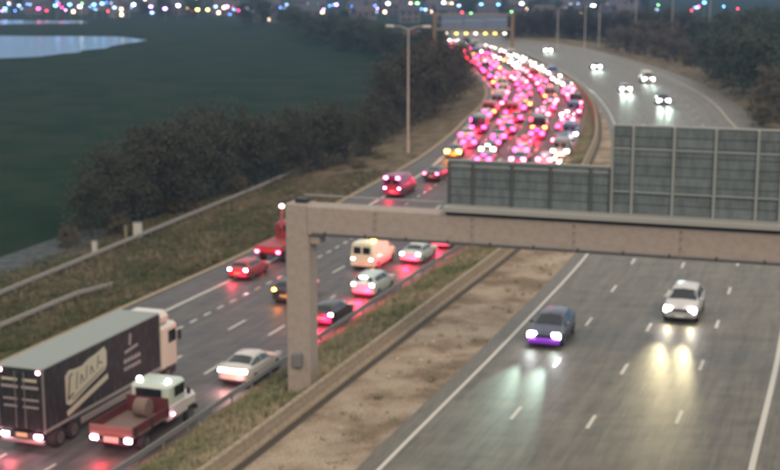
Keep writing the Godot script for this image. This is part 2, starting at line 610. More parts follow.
func plant(called: String, kinds: Array, at: Vector3, scale_to: float, label: String, category: String, group: String) -> void:
	var t := thing(called, label, category, at, rng.randf() * TAU, group)
	var k: Array = tree_kinds[kinds[rng.randi() % kinds.size()]]
	part(t, "trunk", k[0], M.bark).scale = Vector3.ONE * scale_to
	var c := part(t, "crown", k[1], M.leaf)
	c.scale = Vector3.ONE * scale_to

func _ready() -> void:
	rng.seed = 20240
	# ------------------------------------------------------------ camera, sky, sun, exposure
	var cam := Camera3D.new()
	cam.name = "camera"
	cam.fov = 19.467
	cam.near = 0.5
	cam.far = 5000.0
	add_child(cam)
	cam.position = Vector3(0, 20.4, 0)
	cam.rotation = Vector3(-atan(265.0 / 1370.0), 0, 0)
	var lens := CameraAttributesPhysical.new()       # the mast camera is soft: a little out of focus over the whole scene
	lens.frustum_focal_length = 69.96
	lens.frustum_focus_distance = 12.0
	lens.exposure_aperture = 1.95
	lens.frustum_near = 0.5
	lens.frustum_far = 5000.0
	cam.attributes = lens
	cam.current = true
	var env := Environment.new()
	env.background_mode = Environment.BG_SKY
	var sky := Sky.new()
	var sm := ProceduralSkyMaterial.new()
	sm.sky_top_color = lin(0.74, 0.725, 0.69)
	sm.sky_horizon_color = lin(0.055, 0.19, 0.38)
	sm.sky_curve = 0.15
	sm.ground_bottom_color = lin(0.08, 0.09, 0.10)
	sm.ground_horizon_color = lin(0.16, 0.21, 0.28)
	sky.sky_material = sm
	env.sky = sky
	env.background_energy_multiplier = 1.0
	env.tonemap_mode = Environment.TONE_MAPPER_LINEAR
	env.tonemap_exposure = 1.6
	env.fog_enabled = true
	env.fog_density = 0.0002
	env.fog_light_color = Color(0.60, 0.76, 1.0)
	env.sdfgi_enabled = true
	env.ssao_enabled = true
	env.ssil_enabled = true
	var we := WorldEnvironment.new()
	we.name = "environment"
	we.environment = env
	add_child(we)
	var sun := DirectionalLight3D.new()
	sun.name = "sun"
	sun.light_color = Color(1.0, 0.90, 0.78)
	sun.light_energy = 0.42
	sun.light_angular_distance = 18.0
	sun.shadow_enabled = true
	sun.rotation_degrees = Vector3(-32, 14, 0)
	add_child(sun)

	make_materials()
	build_ground()
	build_roads()
	build_barriers()
	build_gantry()
	build_far_gantry()
	build_posts()
	build_vegetation()
	build_town()
	build_near_traffic()
	build_queue()
	build_oncoming()
	build_small_things()

func make_materials() -> void:
	mat("tyre", lin(0.012, 0.012, 0.013), 0.85)
	mat("rim", lin(0.22, 0.22, 0.23), 0.4, 0.7)
	mat("glass", lin(0.012, 0.015, 0.018), 0.08)
	mat("trim", lin(0.02, 0.02, 0.022), 0.6)
	mat("plate_rear", lin(0.5, 0.44, 0.24), 0.6)
	mat("plate_front", lin(0.62, 0.62, 0.6), 0.5)
	mat("bark", lin(0.045, 0.036, 0.03), 0.95)
	var lf := mat("leaf", Color.WHITE, 0.9)
	lf.vertex_color_use_as_albedo = true
	mat("steel", lin(0.235, 0.235, 0.22), 0.6, 0.2)
	mat("dull_steel", lin(0.16, 0.16, 0.16), 0.6, 0.3)
	mat("paint_white", lin(0.42, 0.38, 0.31), 0.75)
	var road := mat("asphalt", Color.WHITE, 0.52)
	road.albedo_texture = road_texture(11, Vector3(0.108, 0.098, 0.077), 4)
	road.metallic_specular = 0.31
	var road2 := mat("asphalt_low", Color.WHITE, 0.58)
	road2.albedo_texture = road_texture(23, Vector3(0.077, 0.074, 0.073), 4)
	road2.metallic_specular = 0.3
	ground_mat("dirt", lin(0.20, 0.150, 0.105), lin(0.315, 0.245, 0.18), lin(0.40, 0.325, 0.245), 41, 30.0, 0.95, 4.1)
	ground_mat("field", lin(0.009, 0.024, 0.012), lin(0.013, 0.031, 0.016), lin(0.022, 0.034, 0.019), 51, 90.0, 0.95, 9.0)
	ground_mat("verge", lin(0.040, 0.052, 0.022), lin(0.064, 0.066, 0.032), lin(0.105, 0.088, 0.050), 61, 17.0, 0.95, 1.9)
	ground_mat("verge_far", lin(0.095, 0.078, 0.050), lin(0.150, 0.122, 0.082), lin(0.20, 0.162, 0.115), 71, 21.0, 0.95, 3.0)
	ground_mat("bank", lin(0.105, 0.112, 0.052), lin(0.175, 0.158, 0.095), lin(0.25, 0.21, 0.14), 81, 7.0, 0.95, 1.3)
	ground_mat("gravel", lin(0.060, 0.072, 0.074), lin(0.085, 0.098, 0.100), lin(0.11, 0.12, 0.122), 91, 8.0)
	var conc := ground_mat("concrete", lin(0.27, 0.215, 0.155), lin(0.33, 0.27, 0.195), lin(0.39, 0.32, 0.235), 101, 3.0, 0.85, 0.9)
	conc.roughness = 0.85
	var gc := ground_mat("gantry_paint", lin(0.335, 0.285, 0.25), lin(0.37, 0.318, 0.28), lin(0.395, 0.34, 0.30), 111, 2.6, 0.6, 0.8)
	gc.roughness = 0.6

# ------------------------------------------------------------------------------------------------ ground
func build_ground() -> void:
	var st := new_st()
	quad(st, Vector3(-2600, -2.7, 400), Vector3(2600, -2.7, 400), Vector3(2600, -2.7, -4200), Vector3(-2600, -2.7, -4200))
	structure("ground", done(st), M.field, "dark green field running back to the town")
	# water: shallow lake and a thin far arm of it
	var water := mat("water", lin(0.03, 0.075, 0.125), 0.15)
	water.metallic_specular = 0.16
	var wn := FastNoiseLite.new()
	wn.seed = 3
	wn.frequency = 0.02
	for shape in [[[-300, -330], [-200, -338], [-130, -349], [-104, -362], [-92, -383], [-88, -410], [-84, -440], [-83, -470], [-95, -488], [-140, -492], [-200, -494], [-300, -498]], [[-300, -585], [-170, -598], [-141, -610], [-134, -622], [-142, -640], [-180, -650], [-300, -650]]]:
		var w := new_st()
		var pts := PackedVector2Array()
		for i in shape.size():
			var a := Vector2(shape[i][0], shape[i][1])
			var b := Vector2(shape[(i + 1) % shape.size()][0], shape[(i + 1) % shape.size()][1])
			for k in 5:
				var p := a.lerp(b, k / 5.0)
				pts.append(p + Vector2(wn.get_noise_2d(p.x * 3, p.y * 3), wn.get_noise_2d(p.y * 3, p.x * 3)) * 5.0)
		var ix := Geometry2D.triangulate_polygon(pts)
		for i in range(0, ix.size(), 3):
			var q := []
			for k in 3:
				q.append(Vector3(pts[ix[i + k]].x, -2.66, pts[ix[i + k]].y))
			if (q[1] - q[0]).cross(q[2] - q[0]).y < 0:
				q.reverse()
			tri(w, q[0], q[1], q[2])
		structure("water", done(w), water, "pale blue sheet of still water beyond the field")

func build_roads() -> void:
	var zs := stations(-25, -470, 2.5)
	var dn := Vector3(0, 0, 0)
	# left verge, then hard shoulder, carriageway
	var shoulder := func(z): return lerpf(3.4, 1.0, smoothstep(140, 185, -z))
	var sh_out := func(z): return Vector3(curve_x(LL, z) - shoulder.call(z), low(z) - 0.02, z)
	var v_out := func(z): return Vector3(curve_x(LL, z) - shoulder.call(z) - lerpf(16.0, 13.0, smoothstep(130, 230, -z)), -2.66, z)
	structure("verge", ribbon(v_out, sh_out, stations(-25, -128, 2.5), 10, 0.28), M.verge, "rough grass verge beside the queue of traffic")
	structure("verge", ribbon(v_out, sh_out, stations(-128, -310, 2.5), 10, 0.28), M.verge_far, "lighter tan verge on the inside of the bend")  # lighter tan material than the near verge
	structure("verge", ribbon(v_out, sh_out, stations(-310, -470, 2.5), 6, 0.28), M.field, "dark verge of the far end of the bend")
	structure("hard_shoulder", ribbon(sh_out, func(z): return left_at(0, z), zs), M.asphalt_low)
	var lc := structure("carriageway", ribbon(func(z): return left_at(0, z), func(z): return left_at(1, z), zs), M.asphalt_low, "carriageway full of queueing traffic")
	structure("grass_bank", ribbon(func(z): return left_at(1, z), func(z): return Vector3(curve_x(MB, z) - 0.3, -0.02, z), zs, 8, 0.22), M.bank, "grassy bank between the carriageways")
	structure("central_reserve", ribbon(func(z): return Vector3(curve_x(MB, z) + 0.7, -0.01, z), func(z): return right_at(0, z, 0.0) - Vector3(1.0, 0, 0), zs, 8, 0.12), M.dirt, "bare brown earth of the central reserve")
	structure("dark_strip", ribbon(func(z): return Vector3(curve_x(MB, z) - 0.3, -0.02, z), func(z): return Vector3(curve_x(MB, z) + 0.7, -0.01, z), zs), mat("dark_earth", lin(0.05, 0.04, 0.03), 0.8), "dark strip along the foot of the barrier")  # flat dark strip between the barrier and the brown earth
	structure("hard_strip", ribbon(func(z): return right_at(0, z) - Vector3(1.0, 0, 0), func(z): return right_at(0, z), zs), M.asphalt)
	var rc := structure("carriageway", ribbon(func(z): return right_at(0, z), func(z): return right_at(1, z), zs), M.asphalt, "open carriageway with oncoming cars")
	structure("hard_shoulder", ribbon(func(z): return right_at(1, z), func(z): return right_at(1, z, -0.02) + Vector3(3.6, 0, 0), zs), M.asphalt)
	structure("verge", ribbon(func(z): return right_at(1, z, -0.02) + Vector3(3.6, 0, 0), func(z): return Vector3(curve_x(RR, z) + 12.0, 0.3, z), zs, 6, 0.3), M.verge_far, "dry grass verge along the outside of the bend")
	structure("embankment", ribbon(func(z): return Vector3(curve_x(RR, z) + 12.0, 0.3, z), func(z): return Vector3(curve_x(RR, z) + 60.0, -2.66, z), zs, 8, 0.5), M.verge, "scrubby ground behind the verge of the bend")
	var track := func(z): return Vector3(-31.2 + (z + 94.0) * -0.31, -2.63, z)
	structure("path", ribbon(func(z): return track.call(z) - Vector3(5.4, 0, 0), track, stations(-60, -122, 3), 1), M.gravel, "grey gravel track at the edge of the field")
	# painted lines: edge lines run through, lane lines are dashes
	var edge := func(at: Callable, wide: float, z0: float, z1: float) -> ArrayMesh:
		return ribbon(func(z): return at.call(z) - Vector3(wide / 2, 0, 0), func(z): return at.call(z) + Vector3(wide / 2, 0, 0), stations(z0, z1, 2.0))
	for e in [[lc, func(z): return left_at(0.0, z, 0.008), 0.28], [lc, func(z): return left_at(0.965, z, 0.008), 0.22], [rc, func(z): return right_at(0.0, z, 0.008), 0.2], [rc, func(z): return right_at(1.0, z, 0.008), 0.28]]:
		part(e[0], "edge_line", edge.call(e[1], e[2], -26, -468), M.paint_white)
	part(lc, "kerb_line", edge.call(func(z): return Vector3(curve_x(LL, z) - shoulder.call(z), low(z) + 0.03, z), 0.5, -26, -250), M.concrete)
	for ln in [[lc, left_at, LL, 0.236, 2.0, 1.0, -78.0], [lc, left_at, LL, 0.48, 9.0, 2.6, -26.0], [lc, left_at, LL, 0.713, 9.0, 2.6, -24.6], [rc, right_at, RL, 0.245, 9.0, 2.0, -26.5], [rc, right_at, RL, 0.49, 9.0, 2.0, -25.2], [rc, right_at, RL, 0.745, 9.0, 2.0, -25.9]]:
		var z: float = ln[6]
		var far := new_st()
		while z > -440.0:
			var yaw := yaw_at(ln[2], z)
			var zl: float = float(ln[5]) * cos(yaw)
			var at: Callable = ln[1]
			var a: Vector3 = at.call(ln[3], z, 0.009)
			var b: Vector3 = at.call(ln[3], z - zl, 0.009)
			var sd := (b - a).cross(UPV).normalized() * 0.09
			if z > -190.0:
				var st := new_st()
				quad(st, a - sd, a + sd, b + sd, b - sd)
				part(ln[0], "lane_mark", done(st), M.paint_white)
			elif float(ln[4]) > 3.0:
				quad(far, a - sd, a + sd, b + sd, b - sd)
			z -= float(ln[4]) * cos(yaw)
		if float(ln[4]) > 3.0:
			tag(part(ln[0], "far_lane_marks", done(far), M.paint_white), "", "", "", "stuff")

# W-beam rail on posts along a line of points
func guard_rail(called: String, label: String, pts: Array, post_every: int, rail: Material, h := 0.65, group := "") -> Node3D:
	var t := thing(called, label, "guard rail", pts[0], 0.0, group)
	var o: Vector3 = pts[0]
	var st := SurfaceTool.new()
	st.begin(Mesh.PRIMITIVE_TRIANGLES)
	st.set_smooth_group(-1)
	var prof := [[0.0, 0.16], [0.05, 0.11], [0.05, 0.06], [0.0, 0.0], [0.05, -0.06], [0.05, -0.11], [0.0, -0.16], [-0.03, -0.16], [-0.03, 0.16]]
	for i in pts.size() - 1:
		var a: Vector3 = pts[i] - o
		var b: Vector3 = pts[i + 1] - o
		var sd := (b - a).cross(UPV).normalized()
		for k in prof.size():
			var p: Array = prof[k]
			var q: Array = prof[(k + 1) % prof.size()]
			quad(st, a + sd * p[0] + UPV * (h + p[1]), b + sd * p[0] + UPV * (h + p[1]), b + sd * q[0] + UPV * (h + q[1]), a + sd * q[0] + UPV * (h + q[1]))
	part(t, "rail", done(st), rail)
	for i in range(0, pts.size(), post_every):
		part(t, "post", cbox(Vector3(0.1, h + 0.3, 0.12), 0.01), M.dull_steel, pts[i] - o + Vector3(0.0, (h + 0.0) / 2 - 0.1, 0))
	return t

func build_barriers() -> void:
	# concrete barrier of the central reserve, cast in lengths
	var t := thing("concrete_barrier", "long tan concrete barrier along the edge of the brown central reserve", "barrier", Vector3(curve_x(MB, -26), 0, -26))
	var o := t.position
	var z := -26.0
	var prof := [[-0.26, -0.3], [0.26, -0.3], [0.26, 0.08], [0.15, 0.26], [0.12, 0.8], [-0.12, 0.8], [-0.15, 0.26], [-0.26, 0.08]]
	while z > -330.0:
		var z2 := z - 5.9
		var a := Vector3(curve_x(MB, z), 0, z) - o
		var b := Vector3(curve_x(MB, z2), 0, z2) - o
		var sd := (b - a).cross(UPV).normalized()
		var st := new_st()
		var fwd := (b - a).normalized()
		var b2 := b - fwd * 0.03
		for k in prof.size():
			var p: Array = prof[k]
			var q: Array = prof[(k + 1) % prof.size()]
			quad(st, a + sd * q[0] + UPV * q[1], a + sd * p[0] + UPV * p[1], b2 + sd * p[0] + UPV * p[1], b2 + sd * q[0] + UPV * q[1])
		for k in prof.size() - 2:
			tri(st, a + sd * prof[0][0] + UPV * prof[0][1], a + sd * prof[k + 1][0] + UPV * prof[k + 1][1], a + sd * prof[k + 2][0] + UPV * prof[k + 2][1])
			tri(st, b2 + sd * prof[0][0] + UPV * prof[0][1], b2 + sd * prof[k + 2][0] + UPV * prof[k + 2][1], b2 + sd * prof[k + 1][0] + UPV * prof[k + 1][1])
		part(t, "barrier_length", done(st), M.concrete)
		z = z2
	# steel rail between queue and bank
	var pts := []
	for q in stations(-27, -330, 2.4):
		pts.append(left_at(1.0, q) + Vector3(0.35, 0, 0))
	guard_rail("guard_rail", "grey steel guard rail between the outer queue lane and the grassy bank", pts, 1, M.dull_steel)
	pts = []
	for q in stations(-70, -190, 2.4):
		var x: float = -27.5 + (q + 93.8) * -0.29 + sin((q + 70.0) * 0.02) * 0.6
		pts.append(Vector3(x, -2.62 + smoothstep(140, 190, -q) * 0.9, q))
	guard_rail("guard_rail", "long pale guard rail in front of the roadside trees", pts, 1, M.steel, 0.6)
	pts = []
	for q in stations(-62, -99, 2.4):
		pts.append(Vector3(-20.55 + (q + 99.0) * -0.325, -2.6 - smoothstep(94, 99, -q) * 0.45, q))
	guard_rail("guard_rail", "short pale guard rail ending on the grass verge behind the lorry", pts, 1, M.steel, 0.6)

# ------------------------------------------------------------------------------------------------ the near gantry
func build_gantry() -> void:
	var yaw := -atan(0.335)
	var g := thing("sign_gantry", "beige portal gantry over the motorway carrying sign boards seen from behind", "gantry", Vector3(-4.5, 0.0, -67.6), yaw)
	# local x runs across the road, local -z along it
	part(g, "column", cbox(Vector3(1.25, 11.0, 1.15), 0.05), M.gantry_paint, Vector3(0.05, 3.5, 0))
	part(g, "column", cbox(Vector3(1.25, 9.6, 1.15), 0.05), M.gantry_paint, Vector3(28.6, 4.2, 0))
	for x in [0.05, 28.6]:
		part(g, "column_cap", cbox(Vector3(0.62, 0.22, 0.6), 0.03), M.trim, Vector3(x + 0.1, 9.13, 0.0))
		part(g, "base_plate", cbox(Vector3(1.5, 0.3, 1.4), 0.03), M.concrete, Vector3(x, -1.45 if x < 1 else 0.0, 0))
	part(g, "beam", cbox(Vector3(28.0, 1.5, 1.3), 0.06), M.gantry_paint, Vector3(14.6, 8.2, 0.0))
	part(g, "bracket", cbox(Vector3(0.55, 0.5, 0.9), 0.05), M.gantry_paint, Vector3(0.93, 7.22, 0.0))
	part(g, "bracket", cbox(Vector3(0.55, 0.5, 0.9), 0.05), M.gantry_paint, Vector3(27.7, 7.22, 0.0))
	for x in [4.2, 9.1, 14.0, 18.9, 23.8]:
		part(g, "flange", cbox(Vector3(0.1, 1.44, 0.05), 0.01), M.gantry_paint, Vector3(x, 8.2, 0.67))
	part(g, "walkway", cbox(Vector3(21.2, 0.26, 1.3), 0.03), mat("walkway_grey", lin(0.27, 0.27, 0.25), 0.6, 0.2), Vector3(18.3, 9.22, 0.35))
	part(g, "gap_shade_bar", cbox(Vector3(21.0, 0.16, 0.9), 0.02), M.trim, Vector3(18.3, 9.01, 0.3))  # dark bar standing in for the shade between beam and walkway
	var tube := new_st()
	bar(tube, Vector3(0.9, 7.62, 0.72), Vector3(28.0, 7.62, 0.72), 0.05, 0.05, 8)
	part(g, "cable_conduit", done(tube), M.dull_steel)
	for i in 13:
		part(g, "conduit_clip", cbox(Vector3(0.08, 0.16, 0.14), 0.02), M.trim, Vector3(1.6 + i * 2.1, 7.62, 0.71))
	for x in [4.2, 9.1, 14.0, 18.9, 23.8]:
		for yy in [-0.55, -0.2, 0.2, 0.55]:
			part(g, "bolt", cbox(Vector3(0.09, 0.09, 0.06), 0.02), M.dull_steel, Vector3(x, 8.2 + yy, 0.705))
	part(g, "junction_box", cbox(Vector3(0.5, 0.7, 0.3), 0.03), M.dull_steel, Vector3(0.05, 1.0, 0.72))
	part(g, "handrail", cbox(Vector3(8.0, 0.06, 0.06), 0.01), mat("walkway_grey", Color.WHITE), Vector3(4.0, 9.3, -0.55))
	var grime := noise_tex(121, 0.02, [[0.25, lin(0.082, 0.102, 0.106)], [0.5, lin(0.112, 0.138, 0.142)], [0.8, lin(0.135, 0.162, 0.166)]], 256, 4)
	var tones := []
	for i in 4:
		var k := 0.82 + 0.06 * i
		var tm := mat("sign_back_%d" % i, lin(k, k, k), 0.55, 0.1)
		tm.albedo_texture = grime
		tm.uv1_triplanar = true
		tm.uv1_world_triplanar = true
		tm.uv1_scale = Vector3(0.5, 0.13, 0.5)
		tones.append(tm)
	var post := mat("sign_post", lin(0.25, 0.265, 0.25), 0.5, 0.3)
	var post_dark := mat("sign_post_dark", lin(0.055, 0.06, 0.06), 0.6)
	for board in [[[7.75, 8.95, 10.85, 12.7, 14.6, 15.5], 9.36, 11.4, 5, false], [[15.56, 16.5, 18.35, 20.2, 22.05, 23.1, 25.0, 27.0, 29.1], 9.36, 13.35, 9, true]]:
		var ribs: Array = board[0]
		var u0: float = ribs[0]
		var u1: float = ribs[-1]
		var h0: float = board[1]
		var h1: float = board[2]
		var rows: int = board[3]
		var ph := (h1 - h0) / rows
		var b := part(g, "sign_board", cbox(Vector3(u1 - u0, h1 - h0, 0.05), 0.01), M.trim, Vector3((u0 + u1) / 2, (h0 + h1) / 2, -0.05))
		for i in ribs.size() - 1:
			var bw: float = ribs[i + 1] - ribs[i]
			for j in rows:
				var dz := rng.randf_range(-0.008, 0.008)
				part(b, "panel", cbox(Vector3(bw - 0.04, ph - 0.028, 0.05), 0.01), tones[rng.randi() % 4], Vector3(-(u1 + u0) / 2 + float(ribs[i]) + bw / 2, -(h1 - h0) / 2 + (j + 0.5) * ph, 0.035 + dz))
		for i in ribs.size():
			part(b, "rib", cbox(Vector3(0.13, h1 - h0 + 0.06, 0.14), 0.02), post if board[4] else post_dark, Vector3(-(u1 + u0) / 2 + float(ribs[i]), 0.0, 0.12))
		for y in ([0.25, 0.75] if board[4] else [0.9]):
			part(b, "stiffener", cbox(Vector3(u1 - u0, 0.07, 0.08), 0.01), post, Vector3(0, (y - 0.5) * (h1 - h0), 0.085))
		part(b, "top_rail", cbox(Vector3(u1 - u0 + 0.1, 0.1, 0.16), 0.02), post, Vector3(0, (h1 - h0) / 2 + 0.06, 0.0))

func build_far_gantry() -> void:
	var z := -330.0
	var g := thing("sign_gantry", "far gantry with a dull blue sign board above the queue in the bend", "gantry", Vector3(20.0, 0, z), 0.02)
	part(g, "column", cbox(Vector3(0.7, 10.4, 0.7), 0.05), mat("rust_paint", lin(0.16, 0.10, 0.06), 0.7), Vector3(9.2, 5.1, 0))
	part(g, "column", cbox(Vector3(0.7, 10.4, 0.7), 0.05), M.rust_paint, Vector3(-9.4, 5.1, 0))
	part(g, "beam", cbox(Vector3(19.0, 0.5, 0.7), 0.05), M.dull_steel, Vector3(0, 6.5, -0.4))
	part(g, "beam", cbox(Vector3(19.0, 0.4, 0.7), 0.05), M.dull_steel, Vector3(0, 10.0, -0.4))
	for k in 7:
		part(g, "standin_vehicle_lamp", cbox(Vector3(0.8, 0.4, 0.5), 0.1), glow("lamp_far_vehicle_%s" % ("amber" if k % 3 else "white"), Vector3(3.2, 2.2, 0.4) if k % 3 else Vector3(3, 2.7, 2.2)), Vector3(-6.5 + k * 2.3, 5.55, 0.5))  # lamps hung here standing in for yellow vehicle lights beyond the gantry
	for k in 3:
		var s := part(g, "sign_board", cbox(Vector3(5.2, 2.9, 0.12), 0.03), mat("sign_blue", lin(0.085, 0.125, 0.19), 0.45), Vector3(-5.2 + k * 5.3, 8.3, 0.1))
		part(s, "border", cbox(Vector3(4.9, 0.12, 0.03), 0.01), mat("sign_pale", lin(0.3, 0.36, 0.42), 0.4), Vector3(0, 0.1 + 0.2 * k, 0.075))

func street_lamp(at: Vector3, turn: float, h: float, arms: int, head: Material, label: String, group: String, reach := 1.9) -> Node3D:
	var t := thing("street_lamp", label, "street lamp", at, turn, group)
	var st := new_st()
	bar(st, Vector3(0, -0.3, 0), Vector3(0, 1.4, 0), 0.17, 0.16, 8)
	bar(st, Vector3(0, 1.4, 0), Vector3(0, h, 0), 0.12, 0.075, 8)
	part(t, "column", done(st), M.lamp_steel)
	for k in arms:
		var s := 1.0 if k == 0 else -1.0
		var a := new_st()
		bar(a, Vector3(0, h - 0.1, 0), Vector3(s * reach * 0.5, h + 0.28, 0), 0.06, 0.05, 6)
		bar(a, Vector3(s * reach * 0.5, h + 0.28, 0), Vector3(s * reach, h + 0.3, 0), 0.05, 0.045, 6)
		part(t, "arm", done(a), M.lamp_steel)
		part(t, "lamp_head", cbox(Vector3(1.0, 0.28, 0.5), 0.1), head, Vector3(s * (reach + 0.35), h + 0.28, 0))
	return t

func build_posts() -> void:
	mat("lamp_steel", lin(0.36, 0.34, 0.31), 0.55, 0.1)
	var off := mat("lamp_unlit", lin(0.45, 0.42, 0.38), 0.4)
	street_lamp(Vector3(2.15, low(-162) - 0.3, -162.4), -0.3, 14.6, 2, off, "tall unlit twin-arm lamp column on the verge beside the queue", "")
	var lit := glow("lamp_white", Vector3(26, 25, 24))
	for e in [[633, 38, 14.0, 0], [669, 42, 14.5, 0], [706, 46, 15.0, 1], [597, 45, 11.2, 0], [583, 46, 11.0, 1], [556, 46, 10.5, 0]]:
		var ray := Vector3((e[0] - 390.0) / 1370.0, 0, -1)
		var zz := -(20.4 * 1370.0) / (float(e[1]) + 30.0) * 0.985
		street_lamp(Vector3(ray.x * -zz * 1.0, 0, zz), PI * 0.12, e[2], 1, lit if e[3] else off, ("lit" if e[3] else "unlit") + " single-arm lamp column behind the outside of the bend", "lamp columns along the bend")

# ------------------------------------------------------------------------------------------------ vegetation
func build_vegetation() -> void:
	var brown0 := Vector3(0.022, 0.029, 0.021)
	var brown1 := Vector3(0.050, 0.056, 0.039)
	for i in 6:
		tree_kinds["bare%d" % i] = tree_meshes(100 + i, 9.0, 2.5 + 0.35 * i, 6200, brown0, brown1, 0.26)
		tree_kinds["green%d" % i] = tree_meshes(200 + i, 8.0, 3.2 + 0.3 * i, 5200, Vector3(0.024, 0.042, 0.030), Vector3(0.050, 0.068, 0.046), 0.32)
	for i in 3:
		tree_kinds["bush%d" % i] = tree_meshes(300 + i, 3.0, 2.3 + 0.3 * i, 3600, Vector3(0.050, 0.048, 0.030), Vector3(0.11, 0.098, 0.066), 0.2, 0.02)
		tree_kinds["grey%d" % i] = tree_meshes(330 + i, 5.0, 3.4, 4200, Vector3(0.050, 0.047, 0.040), Vector3(0.098, 0.088, 0.074), 0.26, 0.03)
	var bare := ["bare0", "bare1", "bare2", "bare3", "bare4", "bare5"]
	var green := ["green0", "green1", "green2", "green3", "green4", "green5"]
	var bush := ["bush0", "bush1", "bush2"]
	var grey := ["grey0", "grey1", "grey2"]
	# [pixel column, pixel row of the foot, height in metres]: the foot stands on the ground at -2.6
	for e in [[92, 240, 5.4], [112, 231, 6.9], [138, 220, 8.0], [165, 212, 8.4], [192, 204, 8.6], [218, 196, 8.2], [240, 189, 7.4], [150, 205, 7.6], [205, 190, 7.4], [284, 179, 6.6], [304, 175, 7.2], [326, 171, 7.2], [346, 168, 6.4], [312, 168, 6.4], [176, 214, 7.0], [124, 214, 6.0], [258, 186, 6.8], [270, 181, 6.4], [366, 162, 6.6]]:
		plant("roadside_tree", bare, foot(e[0], e[1], -2.62), e[2] / 9.0, "dark bare tree in the thicket behind the pale guard rail", "tree", "thicket beside the queue")
	for e in [[378, 150, 7.4], [392, 140, 9.6], [406, 132, 11.2], [420, 126, 11.6], [436, 118, 11.6], [446, 110, 10.0], [452, 100, 9.6], [455, 90, 8.0], [400, 118, 9.0], [425, 105, 9.0], [440, 92, 9.0]]:
		plant("roadside_tree", bare, foot(e[0], e[1], -2.62), e[2] / 9.0, "dark bare tree in the clump behind the twin-arm lamp column", "tree", "clump inside the bend")
	for i in 24:
		var px := 285.0 + i * 6.5 + rng.randf_range(-3, 3)
		plant("hedgerow_tree", green, foot(px, lerpf(30, 62, clampf((px - 285) / 110.0, 0, 1)) + rng.randf_range(-4, 3), -2.65), rng.randf_range(0.7, 1.15), "dark hedgerow tree along the far edge of the green field", "tree", "far hedgerow")
	# outside of the bend
	for i in 26:
		var px := 512.0 + i * 7.0 + rng.randf_range(-4, 4)
		plant("roadside_tree", bare, foot(px, 40 + maxf(0.0, px - 600) * 0.05 + rng.randf_range(-3, 1), -0.5), rng.randf_range(0.75, 1.0), "brown bare tree in the belt behind the far bend", "tree", "tree belt behind the far bend")
	for e in [[612, 48, 4.5], [628, 52, 5.5], [645, 55, 5.0], [660, 58, 5.2], [676, 62, 4.6], [690, 66, 4.4], [640, 46, 6.0], [662, 48, 6.2], [684, 52, 6.5]]:
		plant("scrub_bush", grey, foot(e[0], e[1], 0.2), e[2] / 5.0, "grey leafless bush on the verge outside the bend", "bush", "scrub outside the bend")
	for e in [[712, 78, 8.0], [728, 86, 9.0], [744, 94, 9.5], [758, 100, 9.5], [720, 62, 9.0], [742, 70, 10.0], [768, 80, 11.0], [700, 55, 8.0], [775, 64, 11.0], [790, 90, 10.0], [730, 50, 9.0], [758, 52, 10.0]]:
		plant("dark_tree", green, foot(e[0], e[1], 0.1), e[2] / 8.0, "dark green tree on the slope outside the bend", "tree", "trees on the slope outside the bend")
	for e in [[772, 118, 4.2], [786, 112, 5.2], [764, 126, 2.6], [795, 122, 4.5]]:
		plant("verge_bush", bush, foot(e[0], e[1], 0.2), e[2] / 3.0, "pale dry bush at the edge of the bend before the dark trees", "bush", "dry bushes at the edge of the bend")
	for e in [[70, 247, 1.6], [118, 236, 1.8], [176, 214, 1.9], [238, 196, 1.6], [360, 176, 1.4], [470, 84, 1.2], [380, 168, 1.3]]:
		plant("verge_bush", bush, foot(e[0], e[1], -2.6), e[2] / 3.0, "low tangled bush at the foot of the roadside trees", "bush", "low bushes below the roadside trees")
	# stones strewn on the bare reserve
	var stn := new_st()
	box(stn, Vector3.ZERO, Vector3(0.16, 0.1, 0.13), Basis(Vector3(1, 1, 0).normalized(), 0.4), 0.04)
	var sm := MultiMesh.new()
	sm.transform_format = MultiMesh.TRANSFORM_3D
	sm.use_colors = true
	sm.mesh = done(stn)
	sm.instance_count = 130
	for i in 130:
		var z := -rng.randf_range(45.0, 112.0)
		var p := Vector3(lerpf(curve_x(MB, z) + 0.9, curve_x(RL, z) - 1.1, rng.randf()), 0.02, z)
		sm.set_instance_transform(i, Transform3D(Basis(UPV, rng.randf() * TAU).scaled(Vector3.ONE * rng.randf_range(0.4, 1.5)), p))
		var k := rng.randf_range(0.12, 0.4)
		sm.set_instance_color(i, Color(k, k * 0.86, k * 0.7))
	var so := MultiMeshInstance3D.new()
	so.name = "stones"
	so.multimesh = sm
	so.material_override = M.leaf
	add_child(so)
	tag(so, "loose stones strewn on the brown central reserve", "stones", "", "stuff")
	# tufts of grass
	var tf := SurfaceTool.new()
	tf.begin(Mesh.PRIMITIVE_TRIANGLES)
	tf.set_smooth_group(-1)
	for i in 9:
		var a := rng.randf() * TAU
		var b := Vector3(cos(a), 0, sin(a)) * rng.randf() * 0.16
		var tp := b + Vector3(cos(a), 0, sin(a)) * rng.randf_range(0.05, 0.2) + UPV * rng.randf_range(0.14, 0.36)
		var s := Vector3(-sin(a), 0, cos(a)) * 0.03
		tri(tf, b - s, b + s, tp)
	var tuft := done(tf)
